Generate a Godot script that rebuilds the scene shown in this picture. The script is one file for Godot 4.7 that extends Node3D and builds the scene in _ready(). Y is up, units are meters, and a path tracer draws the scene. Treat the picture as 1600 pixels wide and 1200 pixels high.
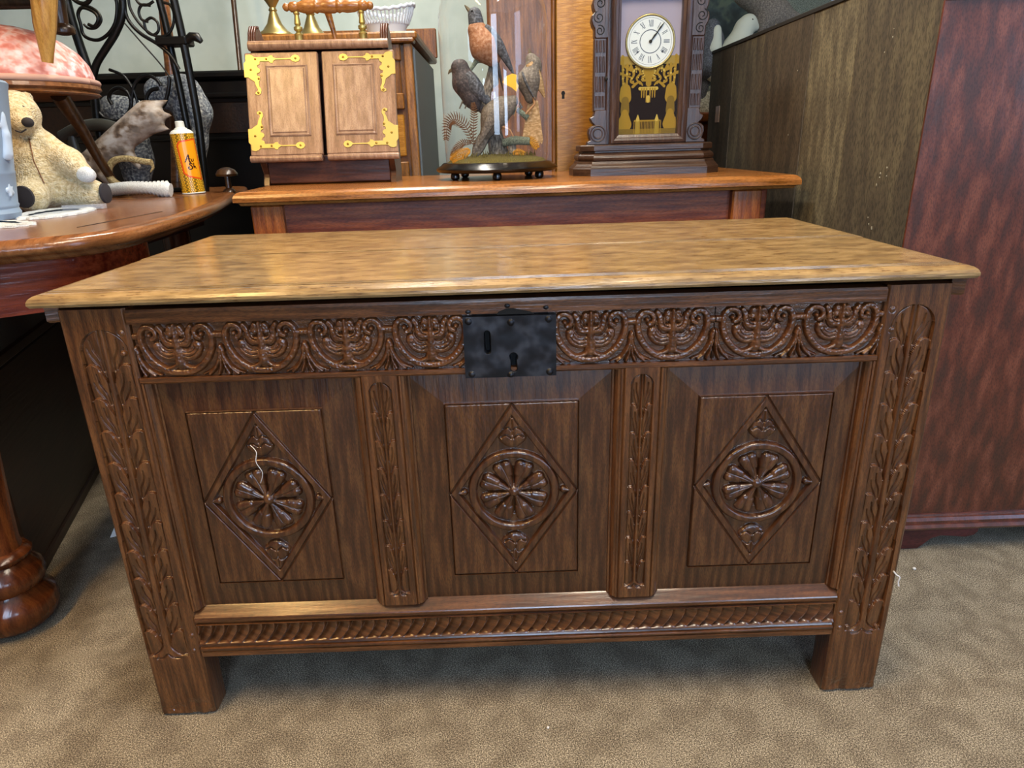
extends Node3D
# A carved oak coffer in an antique shop. Units are metres; the chest front stands on z = 0 and the floor is y = 0.

const EXPOSURE := 1.06
var M := {}
var taken := {}
var rng := RandomNumberGenerator.new()


# ---------------------------------------------------------------- geometry
class G:
	var st := SurfaceTool.new()
	var xf := Transform3D.IDENTITY

	func _init() -> void:
		st.begin(Mesh.PRIMITIVE_TRIANGLES)

	func tri(a: Vector3, b: Vector3, c: Vector3, g := -1, ua := Vector2.ZERO, ub := Vector2.ZERO, uc := Vector2.ZERO) -> void:
		st.set_smooth_group(g)
		var flip := xf.basis.determinant() < 0.0
		st.set_uv(ua)
		st.add_vertex(xf * a)
		st.set_uv(ub if flip else uc)
		st.add_vertex(xf * (b if flip else c))
		st.set_uv(uc if flip else ub)
		st.add_vertex(xf * (c if flip else b))

	func quad(a: Vector3, b: Vector3, c: Vector3, d: Vector3, g := -1, ua := Vector2(0, 1), ub := Vector2(1, 1), uc := Vector2(1, 0), ud := Vector2(0, 0)) -> void:
		tri(a, b, c, g, ua, ub, uc)
		tri(a, c, d, g, ua, uc, ud)

	# rings of equal length; each ring runs counter-clockwise seen from the end that the rings move towards
	func loft(rings: Array, closed := true, cap_a := true, cap_b := true, groups: Array = [], uvs := false) -> void:
		var n: int = rings[0].size()
		for k in rings.size() - 1:
			var a: PackedVector3Array = rings[k]
			var b: PackedVector3Array = rings[k + 1]
			var g: int = -1 if groups.is_empty() else groups[k]
			for i in (n if closed else n - 1):
				var j := (i + 1) % n
				var u0 := float(i) / n
				var u1 := float(i + 1) / n
				var v0 := 1.0 - float(k) / (rings.size() - 1)
				var v1 := 1.0 - float(k + 1) / (rings.size() - 1)
				if uvs:
					quad(a[i], a[j], b[j], b[i], g, Vector2(u0, v0), Vector2(u1, v0), Vector2(u1, v1), Vector2(u0, v1))
				else:
					quad(a[i], a[j], b[j], b[i], g)
		if cap_a:
			fan(rings[0], true)
		if cap_b:
			fan(rings[-1], false)

	func fan(r: PackedVector3Array, reverse: bool) -> void:
		var c := Vector3.ZERO
		for p in r:
			c += p
		c /= r.size()
		for i in r.size():
			var j := (i + 1) % r.size()
			if reverse:
				tri(c, r[j], r[i])
			else:
				tri(c, r[i], r[j])

	# profile points (radius, height) from the bottom up
	func lathe(profile: Array, segs := 24, cap_a := true, cap_b := true, sx := 1.0, sz := 1.0, uvs := false, sharp := 0.7) -> void:
		var rings := []
		var groups := []
		var g := 1
		for k in profile.size():
			var p: Vector2 = profile[k]
			var r := PackedVector3Array()
			for i in segs:
				var a := -TAU * i / segs
				r.append(Vector3(maxf(p.x, 0.0001) * cos(a) * sx, p.y, maxf(p.x, 0.0001) * sin(a) * sz))
			rings.append(r)
			if k > 0:
				if k > 1 and absf((p - profile[k - 1]).angle_to(profile[k - 1] - profile[k - 2])) > sharp:
					g += 1
				groups.append(g)
		loft(rings, true, cap_a, cap_b, groups, uvs)

	func ball(c: Vector3, r: Vector3, segs := 14) -> void:
		var rings := []
		var groups := []
		for k in range(0, 9):
			var t := -PI / 2 + PI * k / 8.0
			var ring := PackedVector3Array()
			for i in segs:
				var a := -TAU * i / segs
				ring.append(c + Vector3(maxf(cos(t), 0.001) * cos(a) * r.x, sin(t) * r.y, maxf(cos(t), 0.001) * sin(a) * r.z))
			rings.append(ring)
			groups.append(1)
		loft(rings, true, true, true, groups)

	# round bar along a path with a radius at each point; flat squashes it across its second axis
	func tube(pts: Array, radii: Array, sides := 8, flat := 1.0) -> void:
		var rings := []
		var groups := []
		var up := Vector3.UP
		var t0: Vector3 = (pts[1] - pts[0]).normalized()
		if absf(t0.dot(up)) > 0.9:
			up = Vector3.BACK
		for k in pts.size():
			var t: Vector3 = ((pts[mini(k + 1, pts.size() - 1)] as Vector3) - (pts[maxi(k - 1, 0)] as Vector3)).normalized()
			var s := t.cross(up).normalized()
			up = s.cross(t).normalized()
			var rad: float = radii[mini(k, radii.size() - 1)]
			var ring := PackedVector3Array()
			for i in sides:
				var a := TAU * i / sides
				ring.append(pts[k] + (s * cos(a) * flat + up * sin(a)) * rad)
			rings.append(ring)
			groups.append(1)
		# turn so that the rings run counter-clockwise seen from the far end
		for r in rings:
			r.reverse()
		loft(rings, true, true, true, groups)

	# slab lying flat: outline in (x, z), profile of (inset, y) from the bottom up; dirs: inset direction for each outline point
	func slab(outline: PackedVector2Array, profile: Array, dirs := PackedVector2Array(), smooth := false) -> void:
		var n := outline.size()
		if Geometry2D.is_polygon_clockwise(outline):
			outline.reverse()
			dirs.reverse()
		if dirs.is_empty():
			dirs = insets(outline)
		var rings := []
		var groups := []
		for k in profile.size():
			var r := PackedVector3Array()
			for i in n:
				var p: Vector2 = outline[i] + dirs[i] * profile[k].x
				r.append(Vector3(p.x, profile[k].y, p.y))
			r.reverse()
			rings.append(r)
			groups.append(1 if smooth else -1)
		loft(rings, true, false, false, groups)
		for side in 2:
			var r: PackedVector3Array = rings[0] if side == 0 else rings[-1]
			var flat := PackedVector2Array()
			for p in r:
				flat.append(Vector2(p.x, p.z))
			var t := Geometry2D.triangulate_polygon(flat)
			for i in range(0, t.size(), 3):
				var a := r[t[i]]
				var b := r[t[i + 1]]
				var c := r[t[i + 2]]
				var upward := (b - a).cross(c - a).y > 0.0
				if upward == (side == 1):
					tri(a, b, c)
				else:
					tri(a, c, b)

	static func insets(o: PackedVector2Array) -> PackedVector2Array:
		var d := PackedVector2Array()
		var n := o.size()
		for i in n:
			var e0 := (o[i] - o[(i + n - 1) % n]).normalized()
			var e1 := (o[(i + 1) % n] - o[i]).normalized()
			var n0 := Vector2(-e0.y, e0.x)
			var n1 := Vector2(-e1.y, e1.x)
			var m := (n0 + n1).normalized()
			d.append(m / maxf(m.dot(n0), 0.35))
		return d

	# chamfered box by its centre and size
	func box(c: Vector3, s: Vector3, bv := 0.002) -> void:
		bv = minf(bv, minf(s.x, minf(s.y, s.z)) * 0.3)
		var x := s.x / 2
		var z := s.z / 2
		var o := PackedVector2Array([Vector2(-x + bv, -z), Vector2(x - bv, -z), Vector2(x, -z + bv), Vector2(x, z - bv), Vector2(x - bv, z), Vector2(-x + bv, z), Vector2(-x, z - bv), Vector2(-x, -z + bv)])
		for i in 8:
			o[i] += Vector2(c.x, c.z)
		slab(o, [Vector2(bv, c.y - s.y / 2), Vector2(0, c.y - s.y / 2 + bv), Vector2(0, c.y + s.y / 2 - bv), Vector2(bv, c.y + s.y / 2)])

	# outline in (x, y), standing from z0 to z1 with a bevelled front
	func plate(outline: PackedVector2Array, z0: float, z1: float, bv := 0.001) -> void:
		var keep := xf
		xf = xf * Transform3D(Basis(Vector3.RIGHT, Vector3.FORWARD, Vector3.UP), Vector3.ZERO)
		# local (x, y up, z) of slab becomes (x, z, -y): slab's z is -y of the outline
		var o := PackedVector2Array()
		for p in outline:
			o.append(Vector2(p.x, p.y))
		xf = keep * Transform3D(Basis(Vector3.RIGHT, Vector3(0, 0, 1), Vector3(0, 1, 0)), Vector3.ZERO)
		slab(o, [Vector2(0, z0), Vector2(0, z1 - bv), Vector2(bv, z1)])
		xf = keep

	func done() -> ArrayMesh:
		st.generate_normals()
		return st.commit()


# ---------------------------------------------------------------- carved relief: a grid of heights
class Relief:
	var x0: float
	var y0: float
	var dx: float
	var nx: int
	var ny: int
	var h := PackedFloat32Array()
	var t := PackedFloat32Array()
	var box := Rect2i()

	func _init(rect: Rect2, cell: float, level := 0.0) -> void:
		x0 = rect.position.x
		y0 = rect.position.y
		nx = int(round(rect.size.x / cell)) + 1
		ny = int(round(rect.size.y / cell)) + 1
		dx = rect.size.x / (nx - 1)
		h.resize(nx * ny)
		h.fill(level)
		t.resize(nx * ny)

	# normalised distance (0 on the line, 1 at its edge) to a tapering polyline
	func measure(pts: Array, r0: float, r1: float) -> void:
		t.fill(1.0)
		var lo := Vector2i(nx, ny)
		var hi := Vector2i(-1, -1)
		var n := maxi(pts.size() - 1, 1)
		for s in n:
			var a: Vector2 = pts[s]
			var b: Vector2 = pts[mini(s + 1, pts.size() - 1)]
			var ra := lerpf(r0, r1, float(s) / n)
			var rb := lerpf(r0, r1, float(s + 1) / n)
			var r := maxf(ra, rb)
			var i0 := maxi(0, int((minf(a.x, b.x) - r - x0) / dx))
			var i1 := mini(nx - 1, int((maxf(a.x, b.x) + r - x0) / dx) + 1)
			var j0 := maxi(0, int((minf(a.y, b.y) - r - y0) / dx))
			var j1 := mini(ny - 1, int((maxf(a.y, b.y) + r - y0) / dx) + 1)
			lo = Vector2i(mini(lo.x, i0), mini(lo.y, j0))
			hi = Vector2i(maxi(hi.x, i1), maxi(hi.y, j1))
			var d := b - a
			var l := maxf(d.length_squared(), 1e-12)
			for j in range(j0, j1 + 1):
				var py := y0 + j * dx - a.y
				for i in range(i0, i1 + 1):
					var px := x0 + i * dx - a.x
					var u := clampf((px * d.x + py * d.y) / l, 0.0, 1.0)
					var ex := px - u * d.x
					var ey := py - u * d.y
					var q := sqrt(ex * ex + ey * ey) / (ra + (rb - ra) * u)
					var k := j * nx + i
					if q < t[k]:
						t[k] = q
		box = Rect2i(lo, hi - lo + Vector2i.ONE)

	func ridge(pts: Array, r0: float, r1: float, from: float, to: float, power := 2.0) -> void:
		measure(pts, r0, r1)
		for j in range(box.position.y, box.end.y):
			for i in range(box.position.x, box.end.x):
				var k := j * nx + i
				var q := t[k]
				if q < 1.0:
					h[k] = maxf(h[k], from + (to - from) * sqrt(1.0 - pow(q, power)))

	func groove(pts: Array, r0: float, r1: float, depth: float) -> void:
		measure(pts, r0, r1)
		for j in range(box.position.y, box.end.y):
			for i in range(box.position.x, box.end.x):
				var k := j * nx + i
				if t[k] < 1.0:
					h[k] -= depth * (1.0 - t[k] * t[k])

	func sink(pts: Array, r0: float, r1: float, to: float) -> void:
		measure(pts, r0, r1)
		for j in range(box.position.y, box.end.y):
			for i in range(box.position.x, box.end.x):
				var k := j * nx + i
				if t[k] < 1.0:
					h[k] = minf(h[k], lerpf(to, h[k], smoothstep(0.75, 1.0, t[k])))

	func each(f: Callable) -> void:
		for j in ny:
			for i in nx:
				h[j * nx + i] = f.call(x0 + i * dx, y0 + j * dx, h[j * nx + i])

	func mesh(back := -0.02, shear := 0.0, edge: FastNoiseLite = null, worn := 0.0) -> ArrayMesh:
		var v := PackedVector3Array()
		var n := PackedVector3Array()
		var ix := PackedInt32Array()
		v.resize(nx * ny)
		n.resize(nx * ny)
		for j in ny:
			var y := y0 + j * dx
			for i in nx:
				var k := j * nx + i
				var x := x0 + i * dx
				var z := h[k]
				if edge:
					z += edge.get_noise_2d(x * 1000.0, y * 260.0) * worn
				v[k] = Vector3(x + shear * y, y, z)
				var gx := (h[j * nx + mini(i + 1, nx - 1)] - h[j * nx + maxi(i - 1, 0)]) / (dx * (2.0 if i > 0 and i < nx - 1 else 1.0))
				var gy := (h[mini(j + 1, ny - 1) * nx + i] - h[maxi(j - 1, 0) * nx + i]) / (dx * (2.0 if j > 0 and j < ny - 1 else 1.0))
				n[k] = Vector3(-gx, -gy, 1.0).normalized()
		for j in ny - 1:
			for i in nx - 1:
				var k := j * nx + i
				ix.append_array([k, k + nx, k + 1, k + 1, k + nx, k + nx + 1])
		# four sides and a back
		var corners := []
		for side in 4:
			var m := (nx if side % 2 == 0 else ny)
			var b := v.size()
			var normal: Vector3 = [Vector3.DOWN, Vector3.RIGHT, Vector3.UP, Vector3.LEFT][side]
			for s in m:
				var k: int = [s, s * nx + nx - 1, (ny - 1) * nx + nx - 1 - s, (ny - 1 - s) * nx][side]
				v.append(v[k])
				v.append(Vector3(v[k].x, v[k].y, back))
				n.append(normal)
				n.append(normal)
			for s in m - 1:
				var q := b + s * 2
				ix.append_array([q, q + 2, q + 1, q + 1, q + 2, q + 3])
			corners.append(v[b + 1])
		var b := v.size()
		for c in corners:
			v.append(c)
			n.append(Vector3.FORWARD)
		ix.append_array([b, b + 1, b + 2, b, b + 2, b + 3])
		var a := []
		a.resize(Mesh.ARRAY_MAX)
		a[Mesh.ARRAY_VERTEX] = v
		a[Mesh.ARRAY_NORMAL] = n
		a[Mesh.ARRAY_INDEX] = ix
		var me := ArrayMesh.new()
		me.add_surface_from_arrays(Mesh.PRIMITIVE_TRIANGLES, a)
		return me


# ---------------------------------------------------------------- bodies: tapered bones joined smoothly, meshed as surface nets
func body(bones: Array, cell: float, k := 0.02) -> ArrayMesh:
	var lo := Vector3.INF
	var hi := -Vector3.INF
	for b in bones:
		var r: float = maxf(b[2], b[3]) + cell * 3.0 + k
		lo = lo.min(b[0] - Vector3.ONE * r).min(b[1] - Vector3.ONE * r)
		hi = hi.max(b[0] + Vector3.ONE * r).max(b[1] + Vector3.ONE * r)
	var n := Vector3i(((hi - lo) / cell).ceil()) + Vector3i.ONE
	var f := PackedFloat32Array()
	f.resize(n.x * n.y * n.z)
	f.fill(1.0)
	for b in bones:
		var a: Vector3 = b[0]
		var c: Vector3 = b[1]
		var ra: float = b[2]
		var rb: float = b[3]
		var m := maxf(ra, rb) + k + cell * 2.0
		var i0 := Vector3i(((a.min(c) - Vector3.ONE * m - lo) / cell).floor()).clamp(Vector3i.ZERO, n - Vector3i.ONE)
		var i1 := Vector3i(((a.max(c) + Vector3.ONE * m - lo) / cell).ceil()).clamp(Vector3i.ZERO, n - Vector3i.ONE)
		var d := c - a
		var l := maxf(d.length_squared(), 1e-9)
		for z in range(i0.z, i1.z + 1):
			for y in range(i0.y, i1.y + 1):
				for x in range(i0.x, i1.x + 1):
					var p := lo + Vector3(x, y, z) * cell - a
					var u := clampf(p.dot(d) / l, 0.0, 1.0)
					var s := (p - d * u).length() - lerpf(ra, rb, u)
					var at := (z * n.y + y) * n.x + x
					var o := f[at]
					var e := maxf(k - absf(o - s), 0.0) / k
					f[at] = minf(o, s) - e * e * k * 0.25
	var id := PackedInt32Array()
	id.resize(f.size())
	id.fill(-1)
	var v := PackedVector3Array()
	var step := [1, n.x, n.x * n.y]
	for z in n.z - 1:
		for y in n.y - 1:
			for x in n.x - 1:
				var at := (z * n.y + y) * n.x + x
				var inside := 0
				for q in 8:
					if f[at + (q & 1) + ((q >> 1) & 1) * n.x + (q >> 2) * n.x * n.y] < 0.0:
						inside += 1
				if inside == 0 or inside == 8:
					continue
				var sum := Vector3.ZERO
				var cnt := 0
				for q in 8:
					for ax in 3:
						if q & (1 << ax):
							continue
						var r := q | (1 << ax)
						var fa := f[at + (q & 1) + ((q >> 1) & 1) * n.x + (q >> 2) * n.x * n.y]
						var fb := f[at + (r & 1) + ((r >> 1) & 1) * n.x + (r >> 2) * n.x * n.y]
						if (fa < 0.0) != (fb < 0.0):
							var p := Vector3(q & 1, (q >> 1) & 1, q >> 2)
							p[ax] += fa / (fa - fb)
							sum += p
							cnt += 1
				id[at] = v.size()
				v.append(lo + (Vector3(x, y, z) + sum / cnt) * cell)
	var ix := PackedInt32Array()
	for z in range(1, n.z - 1):
		for y in range(1, n.y - 1):
			for x in range(1, n.x - 1):
				var at := (z * n.y + y) * n.x + x
				for ax in 3:
					var other: int = at + step[ax]
					if (f[at] < 0.0) == (f[other] < 0.0):
						continue
					var s1: int = step[(ax + 1) % 3]
					var s2: int = step[(ax + 2) % 3]
					var q := [id[at], id[at - s1], id[at - s1 - s2], id[at - s2]]
					if q.min() < 0:
						continue
					if f[at] < 0.0:
						ix.append_array([q[0], q[2], q[1], q[0], q[3], q[2]])
					else:
						ix.append_array([q[0], q[1], q[2], q[0], q[2], q[3]])
	var nn := PackedVector3Array()
	nn.resize(v.size())
	for i in range(0, ix.size(), 3):
		var w := (v[ix[i + 2]] - v[ix[i]]).cross(v[ix[i + 1]] - v[ix[i]])
		for q in 3:
			nn[ix[i + q]] += w
	for i in nn.size():
		nn[i] = nn[i].normalized()
	var arr := []
	arr.resize(Mesh.ARRAY_MAX)
	arr[Mesh.ARRAY_VERTEX] = v
	arr[Mesh.ARRAY_NORMAL] = nn
	arr[Mesh.ARRAY_INDEX] = ix
	var me := ArrayMesh.new()
	me.add_surface_from_arrays(Mesh.PRIMITIVE_TRIANGLES, arr)
	return me


# ---------------------------------------------------------------- nodes
func numbered(called: String) -> String:
	taken[called] = taken.get(called, -1) + 1
	return called if taken[called] == 0 else "%s_%03d" % [called, taken[called]]


func tag(o: Node3D, label: String, category := "", group := "") -> Node3D:
	o.set_meta("label", label)
	if category:
		o.set_meta("category", category)
	if group:
		o.set_meta("group", group)
	return o


func thing(called: String, label: String, category: String, at := Vector3.ZERO, turn := 0.0, group := "") -> Node3D:
	var o := Node3D.new()
	o.name = numbered(called)
	add_child(o)
	o.position = at
	o.rotation.y = turn
	tag(o, label, category, group)
	return o


func part(called: String, me: Mesh, m: Material, parent: Node3D = null, at := Vector3.ZERO, turn := Vector3.ZERO) -> MeshInstance3D:
	var o := MeshInstance3D.new()
	o.name = called if parent else numbered(called)
	o.mesh = me
	o.material_override = m
	(parent if parent else self).add_child(o, true)
	o.position = at
	o.rotation = turn
	return o


func structure(called: String, me: Mesh, m: Material) -> MeshInstance3D:
	var o := part(called, me, m)
	o.set_meta("kind", "structure")
	return o


func spline(pts: Array, n := 6) -> Array:
	var out := []
	for i in pts.size() - 1:
		var a = pts[maxi(i - 1, 0)]
		var b = pts[i]
		var c = pts[i + 1]
		var d = pts[mini(i + 2, pts.size() - 1)]
		for s in n:
			var t := float(s) / n
			out.append(0.5 * ((2.0 * b) + (c - a) * t + (2.0 * a - 5.0 * b + 4.0 * c - d) * t * t + (3.0 * b - a - 3.0 * c + d) * t * t * t))
	out.append(pts[-1])
	return out


func mirror(pts: Array) -> Array:
	return pts.map(func(p): return Vector2(-p.x, p.y))


func box_mesh(c: Vector3, s: Vector3, bv := 0.002) -> ArrayMesh:
	var g := G.new()
	g.box(c, s, bv)
	return g.done()


func lathe_mesh(profile: Array, segs := 24, ca := true, cb := true, sx := 1.0, sz := 1.0) -> ArrayMesh:
	var g := G.new()
	g.lathe(profile, segs, ca, cb, sx, sz)
	return g.done()


func tube_mesh(pts: Array, radii: Array, sides := 8, flat := 1.0) -> ArrayMesh:
	var g := G.new()
	g.tube(pts, radii, sides, flat)
	return g.done()


func plate_mesh(o: PackedVector2Array, z0: float, z1: float, bv := 0.001) -> ArrayMesh:
	var g := G.new()
	g.plate(o, z0, z1, bv)
	return g.done()


# ---------------------------------------------------------------- materials
func noise(seed_: int, freq: float, octaves := 4, kind := FastNoiseLite.TYPE_SIMPLEX_SMOOTH, fractal := FastNoiseLite.FRACTAL_FBM) -> FastNoiseLite:
	var n := FastNoiseLite.new()
	n.seed = seed_
	n.frequency = freq
	n.noise_type = kind
	n.fractal_type = fractal
	n.fractal_octaves = octaves
	return n


func ntex(n: FastNoiseLite, stops: Array, size := 512) -> NoiseTexture2D:
	var t := NoiseTexture2D.new()
	t.width = size
	t.height = size
	t.seamless = true
	t.seamless_blend_skirt = 0.15
	t.noise = n
	if stops.size():
		var g := Gradient.new()
		g.offsets = PackedFloat32Array()
		var off := PackedFloat32Array()
		var col := PackedColorArray()
		for s in stops:
			off.append(s[0])
			col.append(s[1])
		g.offsets = off
		g.colors = col
		t.color_ramp = g
	return t


func plain(name_: String, c: Color, rough := 0.5, metal := 0.0) -> StandardMaterial3D:
	var m := StandardMaterial3D.new()
	m.resource_name = name_
	m.albedo_color = c
	m.roughness = rough
	m.metallic = metal
	M[name_] = m
	return m


func hex(s: String) -> Color:
	return Color.html(s)


# grain runs along axis 0, 1 or 2; cross = streaks a metre across the grain, along = the same along it
func wood(name_: String, dark: String, mid: String, pale: String, axis: int, cross := 7.0, along := 0.9, rough := 0.42, world := true, seed_ := 1, pores := 0.5, coat := 0.0) -> StandardMaterial3D:
	var m := plain(name_, Color.WHITE, rough)
	m.albedo_texture = ntex(noise(seed_, 0.012, 5), [[0.22, hex(dark)], [0.48, hex(mid)], [0.75, hex(pale)]])
	m.uv1_triplanar = true
	m.uv1_world_triplanar = world
	m.uv1_triplanar_sharpness = 4.0
	var s := Vector3.ONE * cross
	s[axis] = along
	m.uv1_scale = s
	if pores > 0.0:
		m.detail_enabled = true
		m.detail_blend_mode = BaseMaterial3D.BLEND_MODE_MUL
		m.detail_uv_layer = BaseMaterial3D.DETAIL_UV_2
		var lo := 1.0 - pores
		if not M.has("pore%.2f" % pores):
			M["pore%.2f" % pores] = ntex(noise(77, 0.03, 4), [[0.3, Color(lo, lo, lo)], [0.5, Color.WHITE], [1.0, Color.WHITE]])
		m.detail_albedo = M["pore%.2f" % pores]
		m.uv2_triplanar = true
		m.uv2_world_triplanar = world
		var s2 := Vector3.ONE * cross * 4.0
		s2[axis] = along * 5.0
		m.uv2_scale = s2
	if not M.has("wood_bump"):
		M["wood_bump"] = ntex(noise(9, 0.02, 5), [])
	m.heightmap_enabled = true
	m.heightmap_texture = M["wood_bump"]
	m.heightmap_scale = 0.035
	if coat > 0.0:
		m.clearcoat_enabled = true
		m.clearcoat = coat
		m.clearcoat_roughness = 0.12
	return m


func mottled(name_: String, stops: Array, scale: Vector3, rough := 0.8, seed_ := 5, freq := 0.012, octaves := 5, bump := 0.0, metal := 0.0, world := true) -> StandardMaterial3D:
	var m := plain(name_, Color.WHITE, rough, metal)
	m.albedo_texture = ntex(noise(seed_, freq, octaves), stops)
	m.uv1_triplanar = true
	m.uv1_world_triplanar = world
	m.uv1_scale = scale
	if bump != 0.0:
		m.heightmap_enabled = true
		m.heightmap_texture = ntex(noise(seed_ + 1, freq * 2.0, octaves), [])
		m.heightmap_scale = bump
	return m


# ---------------------------------------------------------------- flat print
class Print:
	var im: Image
	var w: int
	var hh: int

	func _init(w_: int, h_: int, c: Color) -> void:
		w = w_
		hh = h_
		im = Image.create(w, hh, false, Image.FORMAT_RGB8)
		im.fill(c)

	func rect(x: float, y: float, a: float, b: float, c: Color) -> void:
		im.fill_rect(Rect2i(int(x * w), int(y * hh), maxi(1, int(a * w)), maxi(1, int(b * hh))), c)

	# all sizes as fractions of the width
	func line(pts: Array, r0: float, r1: float, c: Color) -> void:
		var n := maxi(pts.size() - 1, 1)
		for s in n:
			var a: Vector2 = pts[s] * w
			var b: Vector2 = pts[mini(s + 1, pts.size() - 1)] * w
			var ra := lerpf(r0, r1, float(s) / n) * w
			var rb := lerpf(r0, r1, float(s + 1) / n) * w
			var m := int(maxf(a.distance_to(b) * 1.5, 1.0))
			for q in m + 1:
				var p := a.lerp(b, float(q) / m)
				dot_px(p, lerpf(ra, rb, float(q) / m), c)

	func dot(p: Vector2, r: float, c: Color) -> void:
		dot_px(p * w, r * w, c)

	func dot_px(p: Vector2, r: float, c: Color) -> void:
		for y in range(maxi(0, int(p.y - r)), mini(hh - 1, int(p.y + r)) + 1):
			for x in range(maxi(0, int(p.x - r)), mini(w - 1, int(p.x + r)) + 1):
				if Vector2(x + 0.5, y + 0.5).distance_to(p) <= maxf(r, 0.7):
					im.set_pixel(x, y, c)

	func both(pts: Array, r0: float, r1: float, c: Color) -> void:
		line(pts, r0, r1, c)
		line(pts.map(func(p): return Vector2(1.0 - p.x, p.y)), r0, r1, c)

	func texture() -> ImageTexture:
		return ImageTexture.create_from_image(im)


# ---------------------------------------------------------------- the scene
func _ready() -> void:
	rng.seed = 11
	view_and_light()
	materials()
	room()
	chest()
	left_table()
	back_table()
	right_cabinet()
	wardrobe()
	panelled_cabinet()
	black_piano()
	bird_case()
	coal_box()
	glass_dome()
	mantel_clock()
	on_left_table()
	on_panelled_cabinet()
	small_bits()


func view_and_light() -> void:
	var cam := Camera3D.new()
	cam.name = "camera"
	cam.fov = 59.48
	cam.near = 0.02
	cam.far = 40.0
	cam.position = Vector3(-0.0082, 0.9283, 0.9185)
	cam.rotation = Vector3(-0.3469, -0.0107, -0.0282)
	add_child(cam)
	cam.current = true

	var we := WorldEnvironment.new()
	we.name = "environment"
	var env := Environment.new()
	env.background_mode = Environment.BG_SKY
	var sky := Sky.new()
	var ps := ProceduralSkyMaterial.new()
	ps.sky_top_color = Color(0.55, 0.72, 1.0)
	ps.sky_horizon_color = Color(0.85, 0.92, 1.0)
	ps.ground_bottom_color = Color(0.35, 0.36, 0.36)
	ps.ground_horizon_color = Color(0.6, 0.64, 0.68)
	ps.energy_multiplier = 3.0
	sky.sky_material = ps
	env.sky = sky
	env.tonemap_mode = Environment.TONE_MAPPER_LINEAR
	env.tonemap_exposure = EXPOSURE
	env.sdfgi_enabled = true
	env.ssao_enabled = true
	env.ssil_enabled = true
	we.environment = env
	add_child(we)

	# daylight through the two windows of the shop front, behind the camera
	for q in [[0.25, 1.0, 1.55, 1.65], [2.2, 0.7, 0.88, 1.30]]:
		var w := AreaLight3D.new()
		w.name = "window_daylight"
		w.area_size = Vector2(q[1], q[2])
		w.light_color = Color(0.78, 0.88, 1.0)
		w.light_energy = (5.0 if q[0] < 1.0 else 6.5) * q[1] * q[2]
		w.shadow_enabled = true
		add_child(w, true)
		w.position = Vector3(q[0], q[3], 4.06)
	var side := AreaLight3D.new()
	side.name = "window_daylight"
	side.area_size = Vector2(1.2, 1.45)
	side.light_color = Color(0.72, 0.83, 1.0)
	side.light_energy = 2.6
	side.shadow_enabled = true
	add_child(side, true)
	side.position = Vector3(3.2, 1.65, 1.4)
	side.rotation.y = PI / 2
	# two ceiling fittings
	for s in [[-1.2, 0.75, Color(1.0, 0.80, 0.50), 5.0], [0.50, 0.40, Color(1.0, 0.94, 0.84), 6.2], [-0.35, -1.35, Color(1.0, 0.97, 0.92), 4.8]]:
		var t := AreaLight3D.new()
		t.name = "ceiling_lamp_light"
		t.area_size = Vector2(0.16, 1.4)
		t.light_color = s[2]
		t.light_energy = s[3]
		t.shadow_enabled = true
		add_child(t, true)
		t.position = Vector3(s[0], 2.585, s[1])
		t.rotation.x = -PI / 2


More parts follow.
